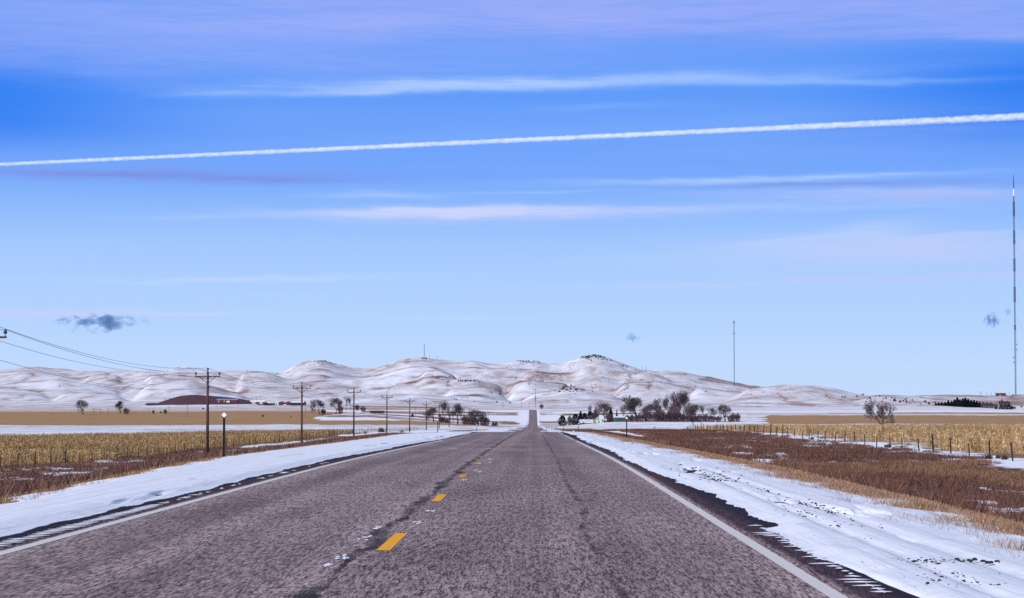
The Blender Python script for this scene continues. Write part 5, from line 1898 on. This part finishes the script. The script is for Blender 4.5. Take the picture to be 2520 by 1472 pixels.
hx, hy, hz = hit(1807, 951)
h = (hz and (at(1807, 786, hy)[2] - hz))
t = thing('radio_mast', 'slim dark mast with antenna cluster on top, right of the hills', 'mast', (hx, hy, hz))
lattice(1.0, h * .985, 2.2, .22, .12).build('lattice', M_MAST, t)
for q in (.955, .79):
    mb = MB()
    for a in (0, 2.09, 4.19):
        for k in (-1, 0, 1):
            mb.box((1.7 * math.cos(a) - k * .8 * math.sin(a), 1.7 * math.sin(a) + k * .8 * math.cos(a), h * q), (.3, .45, 2.4 if q > .9 else 1.7), a)
        mb.tube([(0, 0, h * q), (1.7 * math.cos(a), 1.7 * math.sin(a), h * q)], .1, 4)
    mb.build('antenna_cluster', M_MASTD, t)
MB().tube([(0, 0, h * .985), (0, 0, h)], .12, 5).build('lightning_rod', M_MASTD, t)

hx, hy, hz = hit(1044, 884)
t = thing('hilltop_mast', 'thin mast with two small huts on the hilltop left of the road', 'mast', (hx, hy, hz))
lattice(.9, 36 / F * hy, 2.4, .17, .1).build('lattice', M_MAST, t)
for dx in (-3.4, 3.6):
    MB().box((dx, 0, 1.0), (4.2, 3, 4)).box((dx, 0, 3.1), (4.8, 3.4, .3)).build('hut', M_MASTD, t)
for u, v, hh in ((1057.5, 886, 10), (1075.7, 887, 12)):
    hx, hy, hz = hit(u, v)
    o = link('antenna_pole', MB().tube([(0, 0, -1), (0, 0, hh / F * hy)], [.28, .2], 6).box((0, 0, hh / F * hy * .8), (.9, .9, 2)).mesh('antenna_pole', M_MASTD),
             label='short antenna pole on the hilltop right of the thin mast', category='antenna', group='short hilltop antenna poles')
    o.location = (hx, hy, hz)

# ------------------------------------------------------------------ contrail and scraps of cloud
def build_contrail():
    A, B = at(-900, 447, 74000), at(3300, 250, 57500)
    n, k = 1500, 12
    t = np.linspace(0, 1, n)
    P = A[None] * (1 - t[:, None]) + B[None] * t[:, None]
    s = t * 260
    r = 74 * (1 + .10 * np.clip((t - .6) * 3, 0, 2)) * (.88 + .22 * fbm(s, s * 0, 3, 5)) + 16 * np.clip(fbm(s * 2.2, s * 0 + 4, 4, 6) - .5, 0, 1)
    r *= np.interp(t, [0, .22, .5, .7, .9, 1], [.5, .78, 1.0, 1.05, 1.5, 1.6])
    a = np.linspace(0, 2 * np.pi, k, endpoint=False)
    d = (B - A) / np.linalg.norm(B - A)
    e1 = np.cross(d, (0, 0, 1.0))
    e1 /= np.linalg.norm(e1)
    e2 = np.cross(e1, d)
    bump = 1 + .4 * (fbm(s[:, None] * 2.6 + 0 * a, a[None] * 1.3 + 0 * s[:, None], 3, 7) - .5)
    rad = r[:, None] * bump
    V = P[:, None, :] + rad[..., None] * (np.cos(a)[None, :, None] * e1 + np.sin(a)[None, :, None] * e2)
    i = np.arange(n * k).reshape(n, k)
    j = np.roll(i, -1, 1)
    Fc = np.stack([i[:-1], j[:-1], j[1:], i[1:]], -1).reshape(-1, 4)
    m = bpy.data.materials.new('contrail_ice')
    m.use_nodes = True
    N = NT(m.node_tree)
    N.n.clear()
    out = N.new('ShaderNodeOutputMaterial')
    df = N.new('ShaderNodeBsdfDiffuse')
    tl = N.new('ShaderNodeBsdfTranslucent')
    for q in (df, tl):
        q.inputs['Color'].default_value = (.95, .95, .97, 1)
    ms = N.new('ShaderNodeMixShader')
    ms.inputs[0].default_value = .45
    N.l.new(df.outputs[0], ms.inputs[1])
    N.l.new(tl.outputs[0], ms.inputs[2])
    tr = N.new('ShaderNodeBsdfTransparent')
    lw = N.new('ShaderNodeLayerWeight')
    lw.inputs['Blend'].default_value = .5
    Pn, x, y, z = N.pos()
    nz = N.noise(N.xyz(N.mul(x, 1 / 260.0), N.mul(y, 1 / 260.0), N.mul(z, 1 / 90.0)), 1.0, 5.0, .65)
    dens = N.mul(N.ss(lw.outputs['Facing'], .88, -.10), N.mr(nz, .3, .68, .22, .72))
    mx = N.new('ShaderNodeMixShader')
    N.put(mx.inputs[0], dens)
    N.l.new(tr.outputs[0], mx.inputs[1])
    N.l.new(ms.outputs[0], mx.inputs[2])
    N.l.new(mx.outputs[0], out.inputs['Surface'])
    link('contrail', np_mesh('contrail', V.reshape(-1, 3), Fc, m, True), label='long straight white contrail rising gently across the whole blue sky', category='contrail')


def cloud(uc, vc, wu, hv, dens, seed, label, Y=9000):
    c = at(uc, vc, Y)
    sx, sz = wu / F * Y / 2, hv / F * Y / 2
    m = bpy.data.materials.new('cloud_vapour')
    m.use_nodes = True
    N = NT(m.node_tree)
    N.n.clear()
    out = N.new('ShaderNodeOutputMaterial')
    v = N.new('ShaderNodeVolumePrincipled')
    v.inputs['Color'].default_value = (.15, .42, .98, 1)  # shaded look of the cloud put into the vapour colour as dark blue
    v.inputs['Anisotropy'].default_value = .0
    P, x, y, z = N.obj()
    q = N.m('SQRT', N.add(N.add(N.mul(x, x), N.mul(y, y)), N.mul(z, z)))
    n1 = N.noise(N.xyz(N.add(N.mul(x, 4.6), seed * 7.7), N.mul(y, 1.2), N.add(N.mul(z, 1.6), seed)), 1.0, 6.0, .62)
    f = N.ss(N.add(N.sub(1.0, q), N.mul(N.sub(n1, .5), 3.4)), .30, .95)
    f = N.mul(f, N.ss(q, 1.0, .8))
    N.put(v.inputs['Density'], N.mul(f, dens))
    N.l.new(v.outputs[0], out.inputs['Volume'])
    mb = MB()
    n, k = 10, 16
    V, Fc = [], []
    for i in range(n + 1):
        th = math.pi * i / n
        for j in range(k):
            a = 2 * math.pi * j / k
            V.append((math.sin(th) * math.cos(a), math.sin(th) * math.sin(a), math.cos(th)))
    ii = np.arange((n + 1) * k).reshape(n + 1, k)
    jj = np.roll(ii, -1, 1)
    Fc = np.stack([ii[:-1], ii[1:], jj[1:], jj[:-1]], -1).reshape(-1, 4)
    o = link('cloud', np_mesh('cloud', np.array(V), Fc, m), label=label, category='cloud', group='dark scraps of low cloud')
    o.location = tuple(c)
    o.scale = (sx * 1.15, sz * 1.3, sz * 1.35)


build_contrail()
cloud(245, 794, 255, 44, .045, 1, 'largest dark blue scrap of cloud, low in the sky on the left')
cloud(2440, 789, 48, 38, .045, 2, 'small dark blue scrap of cloud beside the tall mast')
cloud(1556, 830, 42, 22, .035, 3, 'tiny faint scrap of cloud above the pointed hilltop')
cloud(2481, 767, 22, 24, .024, 4, 'tiny faint wisp of cloud just left of the tall mast, above another', 9100)
